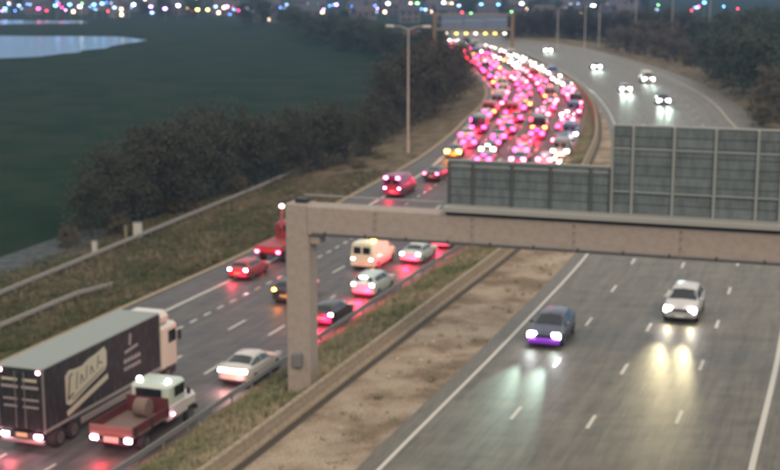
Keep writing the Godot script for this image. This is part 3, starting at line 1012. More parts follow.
	for area in [["bank_grass", "rough grass tufts on the bank between the carriageways", 6000, func(): return bank_spot()], ["verge_grass", "rough grass tufts on the verge beside the queue", 12000, func(): return verge_spot()], ["reserve_weeds", "sparse dry weeds on the brown central reserve", 70, func(): return reserve_spot()]]:
		var mm := MultiMesh.new()
		mm.transform_format = MultiMesh.TRANSFORM_3D
		mm.use_colors = true
		mm.mesh = tuft
		mm.instance_count = area[2]
		var cn := FastNoiseLite.new()
		cn.seed = 17
		cn.frequency = 0.12
		for i in int(area[2]):
			var f: Callable = area[3]
			var p: Vector3 = f.call()
			var k := clampf(cn.get_noise_2d(p.x, p.z) * 1.1 + 0.5 + rng.randf_range(-0.2, 0.2), 0, 1)
			var c := Vector3(0.10, 0.125, 0.05).lerp(Vector3(0.30, 0.25, 0.17), k)
			mm.set_instance_transform(i, Transform3D(Basis(UPV, rng.randf() * TAU).scaled(Vector3.ONE * rng.randf_range(0.6, 1.5)), p))
			if area[0] == "verge_grass":
				c *= 0.5
			mm.set_instance_color(i, Color(c.x, c.y, c.z))
		var o := MultiMeshInstance3D.new()
		o.name = area[0]
		o.multimesh = mm
		o.material_override = M.leaf
		add_child(o)
		tag(o, area[1], "grass", "", "stuff")

func foot(px: float, py: float, h: float) -> Vector3:   # where the sight line through a picture point meets the ground of that height
	var p := atan(265.0 / 1370.0)
	var x := (px - 390.0) / 1370.0
	var y := -(py - 235.0) / 1370.0
	var d := Vector3(x, -sin(p) + cos(p) * y, -cos(p) - sin(p) * y)
	return Vector3(0, 20.4, 0) + d * ((h - 20.4) / d.y)

func bank_spot() -> Vector3:
	var z := -rng.randf_range(40.0, 150.0)
	var t := rng.randf_range(0.14, 0.97)
	var a := left_at(1.0, z)
	return a.lerp(Vector3(curve_x(MB, z) - 0.3, -0.02, z), t) - UPV * 0.04

func verge_spot() -> Vector3:
	var z := -rng.randf_range(62.0, 150.0)
	var t := rng.randf()
	var a := Vector3(curve_x(LL, z) - 4.1, low(z) - 0.02, z)
	var b := Vector3(curve_x(LL, z) - 3.4 - lerpf(16.0, 13.0, smoothstep(130, 230, -z)), -2.66, z)
	return a.lerp(b, t) - UPV * 0.05

func reserve_spot() -> Vector3:
	var z := -rng.randf_range(50.0, 110.0)
	var t := pow(rng.randf(), 1.6)
	return Vector3(lerpf(curve_x(MB, z) + 2.1, curve_x(RL, z) - 1.2, 1.0 - t), -0.06, z)

# ------------------------------------------------------------------------------------------------ the town behind
func build_town() -> void:
	var walls := [mat("wall_a", lin(0.10, 0.10, 0.11), 0.9), mat("wall_b", lin(0.14, 0.13, 0.13), 0.9), mat("wall_c", lin(0.08, 0.075, 0.08), 0.9)]
	var roofs := [mat("roof_a", lin(0.035, 0.04, 0.055), 0.8), mat("roof_b", lin(0.05, 0.045, 0.05), 0.8)]
	var dark_pane := mat("pane_dark", lin(0.02, 0.025, 0.035), 0.15)
	var lit_pane := glow("pane_lit", Vector3(7, 5.2, 3.2))
	var wall_mesh := cbox(Vector3(9, 5.4, 8), 0.02)
	var rs := new_st()
	var rp := [Vector3(-4.8, 0, 4.4), Vector3(4.8, 0, 4.4), Vector3(4.8, 0, -4.4), Vector3(-4.8, 0, -4.4), Vector3(-4.8, 2.9, 0), Vector3(4.8, 2.9, 0)]
	quad(rs, rp[0], rp[1], rp[5], rp[4])
	quad(rs, rp[2], rp[3], rp[4], rp[5])
	tri(rs, rp[1], rp[2], rp[5])
	tri(rs, rp[3], rp[0], rp[4])
	quad(rs, rp[3], rp[2], rp[1], rp[0])
	var roof_mesh := done(rs)
	for row in 4:
		var zr := -590.0 - row * 95.0
		var half := -zr * 0.30
		var n := 15
		for i in n:
			var x := lerpf(-half, half * 0.62, (i + rng.randf_range(0.2, 0.8)) / n)
			if row == 0 and x < -75:
				continue
			var h := thing("house", "house", "house", Vector3(x, -2.7, zr - rng.randf_range(0, 55)), rng.randf_range(-0.5, 0.5))
			var tone := rng.randi() % 3
			var lit := 0
			part(h, "wall", wall_mesh, walls[tone], Vector3(0, 2.7, 0))
			var r := part(h, "roof", roof_mesh, roofs[rng.randi() % 2], Vector3(0, 5.38, 0))
			part(r, "chimney", cbox(Vector3(0.9, 1.6, 0.7), 0.03), walls[2], Vector3(rng.randf_range(-3, 3), 2.6, 0))
			for wx in [-2.9, 0.0, 2.9]:
				for wy in [1.5, 4.1]:
					var on := rng.randf() < 0.16
					lit += int(on)
					part(h, "lit_window" if on else "window", cbox(Vector3(1.2, 1.2, 0.12), 0.02), lit_pane if on else dark_pane, Vector3(wx, wy, 4.04))
			var said := "%s house with %s in row %s of the far town" % [["grey", "pale", "dark"][tone], ["no lit window", "one lit window", "two lit windows", "three lit windows", "several lit windows", "many lit windows", "all windows lit"][lit], ["nearest the fields", "behind the first", "third back from the fields", "farthest back"][row]]
			said = said.replace("in row ", "in the row ")
			tag(h, said.replace(" of the far town", ", far town"), "house", said)
			part(h, "door", cbox(Vector3(0.95, 2.0, 0.1), 0.02), roofs[1], Vector3(-1.45, 1.0, 4.04))
	# trees among the houses
	for i in 46:
		var zt := -rng.randf_range(540, 980)
		var x := rng.randf_range(-0.30, 0.19) * -zt
		if zt > -660 and x < -70:
			continue
		plant("town_tree", ["green0", "green1", "green2", "green3"], Vector3(x, -2.7, zt), rng.randf_range(0.7, 1.3), "dark tree standing among the houses of the far town", "tree", "trees of the far town")
	# lamps: [pixel column, pixel row of the lamp, colour]
	var lamps := {"white": glow("town_white", Vector3(9, 10, 12)), "cool": glow("town_cool", Vector3(1.2, 3.6, 7)), "green": glow("town_green", Vector3(2.4, 8, 2.6)), "violet": glow("town_violet", Vector3(6, 3.4, 11)), "pink": glow("town_pink", Vector3(14, 0.8, 4)), "yellow": glow("town_yellow", Vector3(9, 7, 1.6)), "dim": glow("town_dim", Vector3(1.5, 2.2, 3.6))}
	var list := [[10, 8, "cool"], [24, 5, "dim"], [43, 8, "pink"], [60, 5, "cool"], [74, 4, "cool"], [84, 6, "white"], [98, 4, "cool"], [106, 3, "cool"], [118, 7, "dim"], [137, 4, "white"], [154, 6, "violet"], [155, 15, "dim"], [168, 8, "violet"], [181, 5, "white"], [200, 9, "yellow"], [191, 16, "yellow"], [210, 16, "yellow"], [218, 6, "dim"], [229, 6, "violet"], [233, 12, "pink"], [248, 8, "white"], [241, 12, "pink"], [256, 12, "dim"], [268, 4, "white"], [288, 4, "dim"], [286, 13, "dim"], [310, 3, "dim"], [337, 4, "violet"], [352, 11, "yellow"], [363, 4, "cool"], [388, 3, "white"], [376, 11, "dim"], [398, 11, "green"], [417, 3, "green"], [443, 2, "white"], [425, 14, "dim"], [458, 5, "dim"], [480, 4, "cool"], [497, 4, "cool"], [520, 3, "white"], [568, 4, "dim"], [653, 9, "dim"], [700, 2, "cool"], [693, 12, "dim"], [620, 4, "dim"]]
	var keys := ["cool", "dim", "violet", "pink", "green", "blue", "dim", "cool", "red"]
	lamps["blue"] = glow("town_blue", Vector3(0.8, 2.2, 9))
	lamps["red"] = glow("town_red", Vector3(10, 0.5, 1))
	for i in 70:
		list.append([rng.randf_range(0, 780) if i % 4 == 0 else rng.randf_range(0, 500), rng.randf_range(1, 17), keys[rng.randi() % keys.size()]])
	var heads := 0
	for e in list:
		heads += 1
		var zz := -rng.randf_range(640, 760)
		var hh := 20.4 - (float(e[1]) + 30.0) / 1370.0 * -zz * 0.985
		var head: Material = lamps[e[2]]
		var t := thing("street_lamp", "distant %s street lamp shining over the far town" % {"white": "white", "cool": "bluish", "green": "greenish", "violet": "violet-white", "pink": "pink-red", "yellow": "yellowish", "dim": "dim", "blue": "blue", "red": "red"}[e[2]], "street lamp", Vector3((float(e[0]) - 390.0) / 1370.0 * -zz * 1.0, -2.7, zz), 0.0, "lamps of the far town, " + String(e[2]))
		var st := new_st()
		bar(st, Vector3.ZERO, Vector3(0, maxf(hh + 2.7, 3.0), 0), 0.12, 0.07, 5)
		part(t, "column", done(st), M.dull_steel)
		part(t, "lamp_head", cbox(Vector3(1.5, 0.9, 0.9) if heads < 45 else Vector3(0.8, 0.6, 0.6), 0.25), head, Vector3(0, maxf(hh + 2.7, 3.0), 0))

# ------------------------------------------------------------------------------------------------ traffic
func build_near_traffic() -> void:
	var hot := glow("lamp_hot", Vector3(30, 13, 17))
	var hot_white := glow("lamp_hot_white", Vector3(30, 25, 24))
	var red := glow("lamp_red", Vector3(22, 1.4, 3.6))
	var amber := glow("lamp_amber", Vector3(26, 11, 1.0))
	var off := mat("lamp_off", lin(0.35, 0.35, 0.35), 0.2)
	build_lorry(hot)
	build_dropside(hot)
	var silver := paint("silver", 0.42, 0.40, 0.37)
	var black := paint("black", 0.016, 0.018, 0.02)
	var deep_red := paint("red", 0.30, 0.025, 0.03)
	var tint := Color(1.0, 0.12, 0.28)
	var c := make_car("saloon_car", "saloon", silver, off, hot_white, left_at(0.915, -75.6), yaw_at(LR, -75.6), "silver saloon with glaring white tail lamps beside the gantry column", "car")
	c.scale = Vector3.ONE * 1.07
	part(c, "rear_glare_bar", cbox(Vector3(1.1, 0.16, 0.1), 0.03), hot_white, Vector3(0, 0.88, 2.31))  # added glowing bar imitating the glare across the whole rear
	tail_light(c, 4.65, 0.8, 1.6, Color(1, 0.6, 0.6))
	c = make_car("hatchback_car", "hatchback", deep_red, off, hot, left_at(0.05, -101.6), yaw_at(LL, -101.6), "red hatchback in the inside lane with two white-hot tail lamps", "car")
	tail_light(c, 4.1, 0.8, 2.0, tint)
	build_red_lorry(red)
	c = make_car("crossover_car", "crossover", black, off, amber, left_at(0.53, -94.5), yaw_at(LL, -94.5), "dark crossover with an amber lamp, half hidden by the gantry column", "car")
	tail_light(c, 4.45, 0.9, 0.8, Color(1, 0.5, 0.1))
	c = make_car("hatchback_car", "hatchback", black, off, hot, left_at(0.90, -88.2), yaw_at(LR, -88.2), "black hatchback just right of the gantry column in the outer lane", "car")
	tail_light(c, 4.1, 0.8, 11.0, tint)
	c = make_car("crossover_car", "crossover", paint("pale_green", 0.34, 0.40, 0.37), off, hot_white, left_at(0.885, -96.2), yaw_at(LR, -96.2), "pale green crossover with dazzling white lamps ahead of the black hatchback", "car")
	tail_light(c, 4.45, 0.9, 11.0, tint)
	part(c, "brake_lamp", cbox(Vector3(0.55, 0.12, 0.1), 0.03), glow("lamp_green_white", Vector3(12, 16, 14)), Vector3(0, 1.52, 2.02))
	c = make_car("panel_van", "panel_van", paint("cream", 0.6, 0.57, 0.42), off, hot_white, left_at(0.63, -105.6), yaw_at(LR, -105.6), "cream yellow panel van with dazzling lamps under the gantry beam", "van")
	tail_light(c, 5.2, 0.9, 0.35, tint)
	part(c, "beacon_lamp", cbox(Vector3(0.34, 0.3, 0.34), 0.1), amber, Vector3(0.7, 2.36, 1.9))
	c = make_car("saloon_car", "saloon", M.paint_pale_green, off, hot_white, left_at(0.84, -107.6), yaw_at(LR, -107.6), "pale green saloon with bright white lamps beside the cream van", "car")
	tail_light(c, 4.65, 0.8, 11.0, tint)
	c = make_car("hatchback_car", "hatchback", silver, off, hot_white, left_at(0.87, -113.4), yaw_at(LR, -113.4), "pale hatchback with bright lamps right under the gantry beam", "car")
	tail_light(c, 4.1, 0.8, 9.0, tint)
	c = make_car("panel_van", "panel_van", paint("burgundy", 0.16, 0.02, 0.05), off, glow("lamp_magenta", Vector3(34, 9, 22)), left_at(0.08, -136.6), yaw_at(LL, -136.6), "dark red van with magenta-white lamps beyond the gantry beam", "van")
	for sd in [1.0, -1.0]:
		part(c, "high_lamp", cbox(Vector3(0.36, 0.24, 0.14), 0.05), glow("lamp_pink", Vector3(26, 2.2, 10)), Vector3(sd * 0.62, 1.98, 2.62))
	tail_light(c, 5.2, 1.0, 2.4, tint)
	c = make_car("saloon_car", "saloon", black, off, red, left_at(0.17, -144.5), yaw_at(LL, -144.5), "dark saloon just ahead of the red van beyond the gantry beam", "car")
	tail_light(c, 4.65, 0.8, 0.6, tint)

func paint(called: String, r: float, g: float, b: float) -> StandardMaterial3D:
	var m := mat("paint_" + called, lin(r, g, b), 0.38, 0.0)
	m.clearcoat_enabled = true
	m.clearcoat = 0.6
	m.clearcoat_roughness = 0.15
	return m

func build_lorry(hot: Material) -> void:
	var yaw := -atan(0.345)
	var d := Vector3(0.3261, 0, -0.9453)
	var n := Vector3(0.9453, 0, 0.3261)
	var at := d * 60.3 + n * -37.1
	at.y = -2.4
	var t := thing("box_lorry", "tall box lorry with charcoal sides, pale roof and a cream emblem", "lorry", at, yaw)
	var side := mat("lorry_side", Color.WHITE, 0.65)
	side.albedo_texture = noise_tex(131, 0.02, [[0.25, lin(0.016, 0.018, 0.019)], [0.6, lin(0.024, 0.026, 0.027)], [0.85, lin(0.042, 0.041, 0.039)]], 256, 5)
	side.uv1_triplanar = true
	side.uv1_scale = Vector3(0.5, 0.14, 0.5)
	side.metallic_specular = 0.3
	var pale := mat("lorry_roof", lin(0.19, 0.215, 0.195), 0.6)
	var cream := mat("lorry_print", lin(0.36, 0.35, 0.26), 0.6)
	var print_grey := mat("lorry_print_grey", lin(0.24, 0.22, 0.22), 0.6)
	var cab := paint("cab_cream", 0.50, 0.44, 0.37)
	# box: rear at z = +5, front at z = -4.7
	part(t, "box_body", cbox(Vector3(2.5, 3.05, 11.4), 0.04), side, Vector3(0, 2.68, 1.05))
	part(t, "roof", cbox(Vector3(2.52, 0.12, 11.46), 0.05), pale, Vector3(0, 4.25, 1.05))
	for x in [-1.24, 1.24]:
		for z in [6.75, -4.66]:
			part(t, "corner_post", cbox(Vector3(0.1, 3.05, 0.1), 0.02), M.dull_steel, Vector3(x, 2.68, z))
		part(t, "side_rail", cbox(Vector3(0.1, 0.16, 11.44), 0.02), mat("rail_grey", lin(0.2, 0.19, 0.18), 0.5, 0.2), Vector3(x, 1.16, 1.05))
	for sd in [-1.0, 1.0]:
		var dr := part(t, "rear_door", cbox(Vector3(1.2, 2.95, 0.06), 0.01), side, Vector3(sd * 0.61, 2.68, 6.79))
		for k in 4:
			part(dr, "print", cbox(Vector3(rng.randf_range(0.75, 1.05), 0.14 if k < 2 else 0.09, 0.008), 0.002), cream if k < 1 else print_grey, Vector3(sd * -0.05, 1.0 - k * 0.36 - (0.25 if k > 1 else 0.0), 0.034))
		part(dr, "lock_bar", cbox(Vector3(0.04, 2.8, 0.05), 0.01), M.dull_steel, Vector3(sd * -0.35, 0, 0.05))
		part(t, "marker_lamp", cbox(Vector3(0.2, 0.16, 0.08), 0.03), glow("lamp_marker", Vector3(14, 5, 7)), Vector3(sd * 1.05, 4.1, 6.84))
		part(t, "tail_lamp", cbox(Vector3(0.42, 0.2, 0.12), 0.04), hot, Vector3(sd * 0.92, 0.92, 6.86))
	part(t, "bumper", cbox(Vector3(2.4, 0.2, 0.14), 0.03), mat("rail_grey", Color.WHITE), Vector3(0, 0.62, 6.75))
	part(t, "number_plate", cbox(Vector3(0.6, 0.2, 0.03), 0.005), M.plate_rear, Vector3(0, 0.95, 6.86))
	part(t, "chassis", cbox(Vector3(1.0, 0.3, 13.0), 0.03), M.trim, Vector3(0, 0.92, 0.3))
	for x in [-1.2, 1.2]:
		part(t, "side_guard", cbox(Vector3(0.06, 0.34, 6.2), 0.02), mat("rail_grey", Color.WHITE), Vector3(x, 0.72, 0.4))
	# emblem on both sides: a cream flag with a wavy top edge and a bar below it, then a small lettered block
	for sd in [1.0, -1.0]:
		var x: float = sd * 1.252
		var ey := func(y: float) -> float: return 2.72 + (y - 2.75) * 1.22
		var fl := new_st()
		var top := [[3.15, 3.30], [2.8, 3.48], [2.3, 3.42], [1.6, 3.40], [1.0, 3.55], [0.2, 3.62], [-0.55, 3.75], [-0.75, 3.5]]
		var bot := [[3.15, 2.15], [2.8, 2.02], [2.3, 2.10], [1.6, 2.28], [1.0, 2.42], [0.2, 2.58], [-0.55, 2.74], [-0.75, 2.95]]
		for k in top.size() - 1:
			var q := [Vector3(x, ey.call(bot[k][1]), bot[k][0] + 1.7), Vector3(x, ey.call(bot[k + 1][1]), bot[k + 1][0] + 1.7), Vector3(x, ey.call(top[k + 1][1]), top[k + 1][0] + 1.7), Vector3(x, ey.call(top[k][1]), top[k][0] + 1.7)]
			if sd < 0: q.reverse()
			quad(fl, q[0], q[1], q[2], q[3])
		part(t, "emblem", done(fl), cream)
		var stroke := func(z0: float, y0: float, z1: float, y1: float, wd: float, m: Material, called: String):
			var s := new_st()
			var back := 1.7 if called != "small_mark" else 0.9
			var a := Vector3(x + sd * 0.006, ey.call(y0), z0 + back)
			var b := Vector3(x + sd * 0.006, ey.call(y1), z1 + back)
			var p := (b - a).cross(Vector3(1, 0, 0)).normalized() * wd / 2
			quad(s, a - p, b - p, b + p, a + p)
			part(t, called, done(s), m)
		stroke.call(3.1, 1.72, -0.8, 2.42, 0.30, cream, "emblem_bar")
		for k in [[2.95, 2.25, 2.75, 3.2, 0.12], [2.75, 3.2, 2.5, 3.28, 0.1], [2.9, 2.3, 2.45, 2.45, 0.1], [2.2, 2.55, 2.05, 3.25, 0.08], [1.8, 2.65, 1.7, 3.05, 0.08], [1.7, 3.05, 1.45, 2.7, 0.07], [1.25, 2.75, 1.15, 3.3, 0.08], [0.85, 2.85, 0.75, 3.2, 0.08], [0.75, 3.2, 0.5, 2.85, 0.07], [0.2, 2.95, 0.05, 3.5, 0.08], [0.05, 3.2, -0.3, 3.1, 0.07], [2.6, 2.2, -0.45, 2.86, 0.06]]:
			stroke.call(k[0], k[1], k[2], k[3], k[4], side, "lettering")
		stroke.call(-2.3, 3.25, -2.4, 3.75, 0.2, print_grey, "small_mark")
		stroke.call(-1.75, 3.02, -3.15, 3.12, 0.16, print_grey, "small_mark")
		for k in 5:
			stroke.call(-1.65 - k * 0.36, 2.62, -1.93 - k * 0.36, 2.64, 0.22, print_grey, "small_mark")
			stroke.call(-1.65 - k * 0.36, 2.28, -1.93 - k * 0.36, 2.30, 0.2, print_grey, "small_mark")
	# cab
	part(t, "cab", cbox(Vector3(2.42, 2.55, 1.95), 0.16), cab, Vector3(0, 2.1, -5.85))
	part(t, "wind_deflector", cbox(Vector3(2.2, 0.85, 1.3), 0.28), cab, Vector3(0, 3.72, -5.6))
	part(t, "windscreen", cbox(Vector3(2.15, 0.95, 0.05), 0.02), M.glass, Vector3(0, 2.6, -6.83))
	for sd in [1.0, -1.0]:
		part(t, "side_window", cbox(Vector3(0.04, 0.72, 0.85), 0.02), M.glass, Vector3(sd * 1.215, 2.65, -6.15))
		part(t, "door_mirror", cbox(Vector3(0.2, 0.6, 0.14), 0.04), M.trim, Vector3(sd * 1.4, 2.6, -6.7))
		part(t, "step", cbox(Vector3(0.1, 0.4, 0.7), 0.03), M.trim, Vector3(sd * 1.2, 0.7, -6.1))
		part(t, "head_lamp", cbox(Vector3(0.36, 0.22, 0.1), 0.04), M.lamp_off, Vector3(sd * 0.9, 1.0, -6.84))
		add_wheel(t, Vector3(sd * 1.07, 0.5, -5.6), 0.5, 0.3)
		add_wheel(t, Vector3(sd * 0.98, 0.5, 4.2), 0.5, 0.5)
		add_wheel(t, Vector3(sd * 0.98, 0.5, 5.45), 0.5, 0.5)
	tail_light(t, 14.0, 0.9, 1.6, Color(1, 0.4, 0.45))

func build_dropside(hot: Material) -> void:
	var yaw := -atan(0.345)
	var d := Vector3(0.3261, 0, -0.9453)
	var n := Vector3(0.9453, 0, 0.3261)
	var at := d * 57.9 + n * -32.8
	at.y = -2.4
	var t := thing("dropside_truck", "dropside truck with tail lamp red painted into its bed and a pale cab beside the box lorry", "truck", at, yaw)
	var red := mat("bed_lamp_red", lin(0.085, 0.016, 0.02), 0.75)  # red light of the tail lamps put into the bed colour
	var wood := mat("bed_floor", lin(0.15, 0.10, 0.085), 0.8)
	var cab := paint("cab_pale", 0.40, 0.46, 0.40)
	var hood := paint("cab_white", 0.46, 0.43, 0.42)
	part(t, "chassis", cbox(Vector3(0.9, 0.26, 5.9), 0.03), M.trim, Vector3(0, 0.62, 0))
	part(t, "bed_floor", cbox(Vector3(2.12, 0.1, 3.2), 0.01), wood, Vector3(0, 0.95, 1.5))
	for x in [-1.05, 1.05]:
		for k in 2:
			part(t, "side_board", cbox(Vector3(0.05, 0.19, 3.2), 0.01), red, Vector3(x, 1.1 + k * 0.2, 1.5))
		for k in 3:
			part(t, "stake", cbox(Vector3(0.07, 0.48, 0.09), 0.01), M.trim, Vector3(x * 1.03, 1.16, 0.1 + k * 1.4))
	for k in 2:
		part(t, "tail_board", cbox(Vector3(2.05, 0.19, 0.05), 0.01), mat("board_pink", lin(0.20, 0.11, 0.105), 0.7), Vector3(0, 1.1 + k * 0.2, 3.12))
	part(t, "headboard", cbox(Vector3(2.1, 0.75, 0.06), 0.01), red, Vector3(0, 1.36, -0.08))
	var reel := new_st()
	bar(reel, Vector3(-0.3, 0, 0), Vector3(0.3, 0, 0), 0.42, 0.42, 14)
	part(t, "hose_reel", done(reel), wood, Vector3(0.1, 1.42, 0.5))
	part(t, "cab", cbox(Vector3(1.95, 1.05, 1.7), 0.14), cab, Vector3(0, 1.72, -1.05))
	part(t, "cab_lower", cbox(Vector3(2.0, 0.75, 1.9), 0.1), hood, Vector3(0, 0.95, -1.1))
	part(t, "bonnet", cbox(Vector3(1.92, 0.72, 1.15), 0.18), hood, Vector3(0, 0.96, -2.45))
	part(t, "rear_window", cbox(Vector3(1.3, 0.5, 0.04), 0.02), M.glass, Vector3(0, 1.82, -0.185))
	part(t, "windscreen", cbox(Vector3(1.7, 0.62, 0.05), 0.02), M.glass, Vector3(0, 1.78, -1.91))
	part(t, "front_bumper", cbox(Vector3(1.96, 0.24, 0.16), 0.04), M.trim, Vector3(0, 0.5, -2.98))
	part(t, "rear_bumper", cbox(Vector3(1.7, 0.14, 0.12), 0.03), M.trim, Vector3(0, 0.62, 3.06))
	part(t, "number_plate", cbox(Vector3(0.7, 0.24, 0.03), 0.005), mat("plate_lit", lin(0.6, 0.55, 0.52), 0.5), Vector3(0, 0.78, 3.14))
	for sd in [1.0, -1.0]:
		part(t, "side_window", cbox(Vector3(0.04, 0.5, 0.95), 0.02), M.glass, Vector3(sd * 0.975, 1.82, -1.25))
		part(t, "door_mirror", cbox(Vector3(0.2, 0.3, 0.1), 0.03), M.trim, Vector3(sd * 1.12, 1.6, -1.85))
		part(t, "beacon_lamp", cbox(Vector3(0.24, 0.18, 0.2), 0.06), glow("lamp_beacon", Vector3(9, 9, 8)), Vector3(sd * 0.72, 2.32, -0.7))
		part(t, "tail_lamp", cbox(Vector3(0.34, 0.2, 0.12), 0.04), hot, Vector3(sd * 0.82, 0.8, 3.12))
		part(t, "head_lamp", cbox(Vector3(0.34, 0.22, 0.14), 0.05), M.lamp_off, Vector3(sd * 0.7, 0.92, -3.0))
		part(t, "side_lamp", cbox(Vector3(0.06, 0.12, 0.2), 0.03), glow("lamp_marker", Vector3.ONE), Vector3(sd * 1.1, 0.92, -0.4 if sd > 0 else 1.6))
		part(t, "mudguard", cbox(Vector3(0.42, 0.1, 1.0), 0.04), M.trim, Vector3(sd * 0.85, 0.84, 1.9))
		add_wheel(t, Vector3(sd * 0.88, 0.37, -2.2), 0.37, 0.24)
		add_wheel(t, Vector3(sd * 0.86, 0.37, 1.9), 0.37, 0.34)
	t.scale = Vector3.ONE * 1.12
	tail_light(t, 6.3, 0.7, 1.8, Color(1.0, 0.14, 0.2))

func build_red_lorry(red: Material) -> void:
	var z := -108.9
	var t := thing("red_lorry", "small red flatbed lorry with a mast lamp ahead of the red hatchback", "lorry", left_at(0.015, z), yaw_at(LL, z))
	var body := mat("lorry_red", lin(0.25, 0.03, 0.035), 0.5)
	part(t, "bed", cbox(Vector3(2.2, 0.5, 3.8), 0.04), body, Vector3(0, 1.15, 1.3))
	part(t, "cab", cbox(Vector3(2.1, 1.7, 1.7), 0.15), body, Vector3(0, 1.75, -1.6))
	part(t, "windscreen", cbox(Vector3(1.8, 0.65, 0.05), 0.02), M.glass, Vector3(0, 2.1, -2.46))
	part(t, "rear_window", cbox(Vector3(1.2, 0.45, 0.05), 0.02), M.glass, Vector3(0, 2.15, -0.73))
	part(t, "chassis", cbox(Vector3(0.9, 0.24, 5.2), 0.03), M.trim, Vector3(0, 0.75, 0.4))
	var st := new_st()
	bar(st, Vector3(-0.2, 1.3, -0.4), Vector3(-0.2, 3.9, -0.3), 0.12, 0.09, 6)
	bar(st, Vector3(-0.2, 3.7, -0.3), Vector3(0.5, 2.6, 1.6), 0.1, 0.08, 6)
	part(t, "crane_arm", done(st), body)
	part(t, "mast_lamp", cbox(Vector3(0.4, 0.3, 0.3), 0.1), glow("lamp_mast", Vector3(5, 3.4, 3.0)), Vector3(-0.2, 4.05, -0.3))
	for sd in [1.0, -1.0]:
		part(t, "side_window", cbox(Vector3(0.04, 0.5, 0.8), 0.02), M.glass, Vector3(sd * 1.06, 2.1, -1.7))
		part(t, "tail_lamp", cbox(Vector3(0.3, 0.2, 0.12), 0.04), red, Vector3(sd * 0.9, 0.98, 3.22))
		add_wheel(t, Vector3(sd * 0.92, 0.42, -1.6), 0.42, 0.26)
		add_wheel(t, Vector3(sd * 0.9, 0.42, 2.0), 0.42, 0.36)
	tail_light(t, 6.4, 0.9, 1.6, Color(1, 0.14, 0.2))

func build_queue() -> void:
	var lamps := {"pink": glow("queue_pink", Vector3(20, 0.4, 2.1)), "red": glow("queue_red", Vector3(18, 0.3, 0.7)), "rose": glow("queue_rose", Vector3(17, 1.7, 3.4)), "white": glow("queue_white", Vector3(12, 11.5, 10.5)), "orange": glow("queue_orange", Vector3(11, 2.4, 0.5)), "magenta": glow("queue_magenta", Vector3(16, 0.5, 4.4))}
	var words := {"pink": "hot pink", "red": "red", "rose": "rose-white", "white": "white-hot", "orange": "orange", "magenta": "magenta"}
	var paints := [["silver", M.paint_silver], ["black", M.paint_black], ["white", paint("white", 0.5, 0.5, 0.5)], ["blue", paint("blue", 0.04, 0.07, 0.16)], ["grey", paint("grey", 0.12, 0.12, 0.125)], ["red", M.paint_red]]
	var kinds := ["hatchback", "saloon", "crossover", "hatchback", "panel_van"]
	var tint := Color(1, 0.1, 0.27)
	var lanes := [[0.12, "inside lane"], [0.38, "second lane"], [0.645, "third lane"], [0.91, "outer lane"]]
	var amber := M.lamp_amber as Material
	for li in 4:
		var z := -152.0 - rng.randf() * 4.0
		if li == 0:
			z = -158.5
		var first := true
		while z > -432.0:
			var kind: String = kinds[rng.randi() % kinds.size()]
			var p: Array = paints[rng.randi() % paints.size()]
			var lk := "pink"
			var roll := rng.randf()
			if li == 3:
				lk = "white" if (z < -238.0 or (z > -192.0 and roll < 0.4)) else ("pink" if roll < 0.6 else "rose")
			else:
				lk = "pink" if roll < 0.42 else ("red" if roll < 0.6 else ("rose" if roll < 0.8 else ("magenta" if roll < 0.92 else "orange")))
			if li == 2 and z < -262.0 and z > -350.0 and roll < 0.6:
				lk = "white"
			if li == 1 and z > -175.0:
				lk = "white" if roll < 0.35 else "magenta"
			if li == 0 and z < -385.0:
				lk = "white"
			var lamp: Material = lamps[lk]
			var word: String = words[lk]
			if li == 0 and first:
				lamp = amber
				word = "amber"
				lk = "amber"
			first = false
			var name_of: String = {"hatchback": "hatchback_car", "saloon": "saloon_car", "crossover": "crossover_car", "panel_van": "panel_van"}[kind]
			var what: String = {"hatchback": "hatchback", "saloon": "saloon", "crossover": "crossover", "panel_van": "van"}[kind]
			var at := left_at(float(lanes[li][0]) + rng.randf_range(-0.045, 0.045), z)
			var t := make_car(name_of, kind, p[1], M.lamp_off, lamp, at, yaw_at(LL if li < 2 else LR, z), "%s %s with %s lamps queueing in the %s of the bend" % [p[0], what, word, lanes[li][1]], "van" if kind == "panel_van" else "car", "%s %ss with %s lamps, %s of the bend" % [p[0], what, word, lanes[li][1]], 1)
			t.rotation.x = atan((low(z - 2.0) - low(z + 2.0)) / 4.0)
			if kind != "panel_van":
				part(t, "brake_lamp", cbox(Vector3(0.5, 0.12, 0.1), 0.03), lamp, Vector3(0, float(SHAPES[kind].s[7][5]) - 0.08, float(SHAPES[kind].s[7][0]) - float(SHAPES[kind].l) / 2 + 0.12))
			if z > -300.0:
				tail_light(t, float(SHAPES[kind].l), 0.8, 5.0, Color(1, 0.8, 0.7) if lk == "white" else (Color(1, 0.5, 0.1) if lk == "amber" else tint))
			z -= float(SHAPES[kind].l) + rng.randf_range(0.8, 1.9)

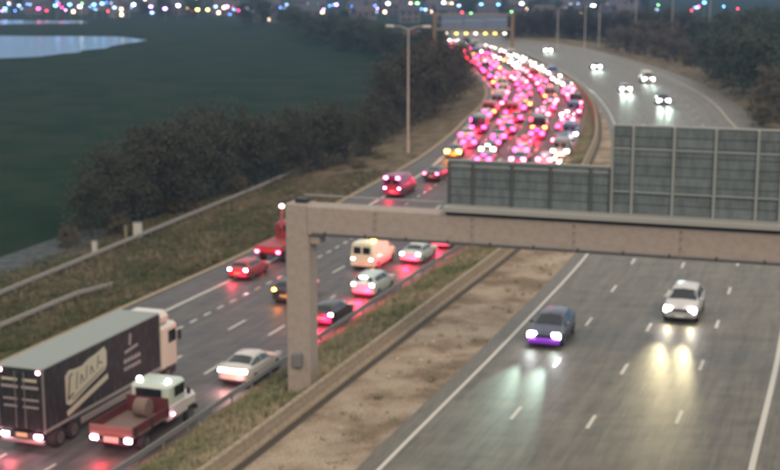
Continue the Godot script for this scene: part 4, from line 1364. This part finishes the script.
func build_oncoming() -> void:
	var beam := glow("lamp_beam", Vector3(44, 42, 46))
	var rear := mat("lamp_rear_off", lin(0.2, 0.02, 0.02), 0.3)
	var cool := Color(0.86, 1.0, 0.92)
	var warm := Color(1.0, 0.93, 0.72)
	var violet := paint("navy", 0.022, 0.026, 0.06)
	var t := make_car("hatchback_car", "hatchback", violet, beam, rear, right_at(0.155, -74.8), yaw_at(RL, -74.8) + PI, "dark navy hatchback with violet lamp glow painted on its front bumper coming beside the brown reserve", "car")
	t.scale = Vector3.ONE * 1.1
	part(t, "front_bumper", cbox(Vector3(1.68, 0.36, 0.3), 0.1), mat("bumper_glow_violet", lin(0.34, 0.06, 0.8), 0.4), Vector3(0, 0.38, -2.0))  # violet glow below the headlamps put into this bumper colour
	headlights(t, "hatchback", 120.0, cool)
	t = make_car("crossover_car", "crossover", M.paint_silver, beam, rear, right_at(0.60, -80.2), yaw_at(RL, -80.2) + PI, "pale crossover coming with dazzling headlamps in the middle of the carriageway", "car")
	t.scale = Vector3.ONE * 1.08
	headlights(t, "crossover", 72.0, warm)
	for e in [["crossover", 42.0, -211.5, "black", "black crossover oncoming, the first beyond the sign boards", "crossover_car"], ["hatchback", 40.0, -234.0, "silver", "silver hatchback oncoming beside the white van in the bend", "hatchback_car"], ["panel_van", 47.2, -253.0, "white", "white van oncoming in the bend with blazing headlamps", "panel_van"], ["saloon", 43.0, -288.5, "black", "black saloon oncoming alone in the far bend", "saloon_car"], ["hatchback", 39.5, -348.0, "silver", "silver hatchback oncoming before the brown tree belt", "hatchback_car"]]:
		t = make_car(e[5], e[0], M["paint_" + String(e[3])], beam, rear, Vector3(e[1], 0.0, e[2]), yaw_at(RL, e[2]) + PI, e[4], "van" if e[0] == "panel_van" else "car")
		headlights(t, e[0], 55.0, cool)

func build_small_things() -> void:
	# roadside cabinets and marker posts before the thicket
	var white := mat("cabinet_white", lin(0.36, 0.37, 0.34), 0.6)
	for e in [[138, 239, "pale roadside equipment cabinet before the dark thicket", 0.75, 1.35, 0], [95, 253, "small pale cabinet on a dark post at the end of the gravel track", 0.42, 0.9, 1], [126, 240, "narrow drab marker post beside the pale roadside cabinet", 0.3, 1.15, 2]]:
		var t := thing("roadside_cabinet" if e[5] < 2 else "marker_post", e[2], "cabinet" if e[5] < 2 else "post", foot(e[0], e[1], -2.62))
		part(t, "base", cbox(Vector3(float(e[3]) + 0.15, 0.16, 0.55), 0.02), M.concrete, Vector3(0, 0.02, 0))
		var b := part(t, "box" if e[5] < 2 else "post", cbox(Vector3(e[3], e[4], 0.4 if e[5] < 2 else 0.12), 0.03), white if e[5] < 2 else mat("post_drab", lin(0.15, 0.14, 0.09), 0.8), Vector3(0, 0.1 + float(e[4]) / 2, 0))
		if e[5] < 2:
			part(b, "door", cbox(Vector3(float(e[3]) - 0.1, float(e[4]) - 0.14, 0.03), 0.01), white, Vector3(0, 0, 0.21))
		part(t, "cap", cbox(Vector3(float(e[3]) + 0.06, 0.05, 0.46 if e[5] < 2 else 0.18), 0.015), M.dull_steel, Vector3(0, 0.13 + float(e[4]), 0))
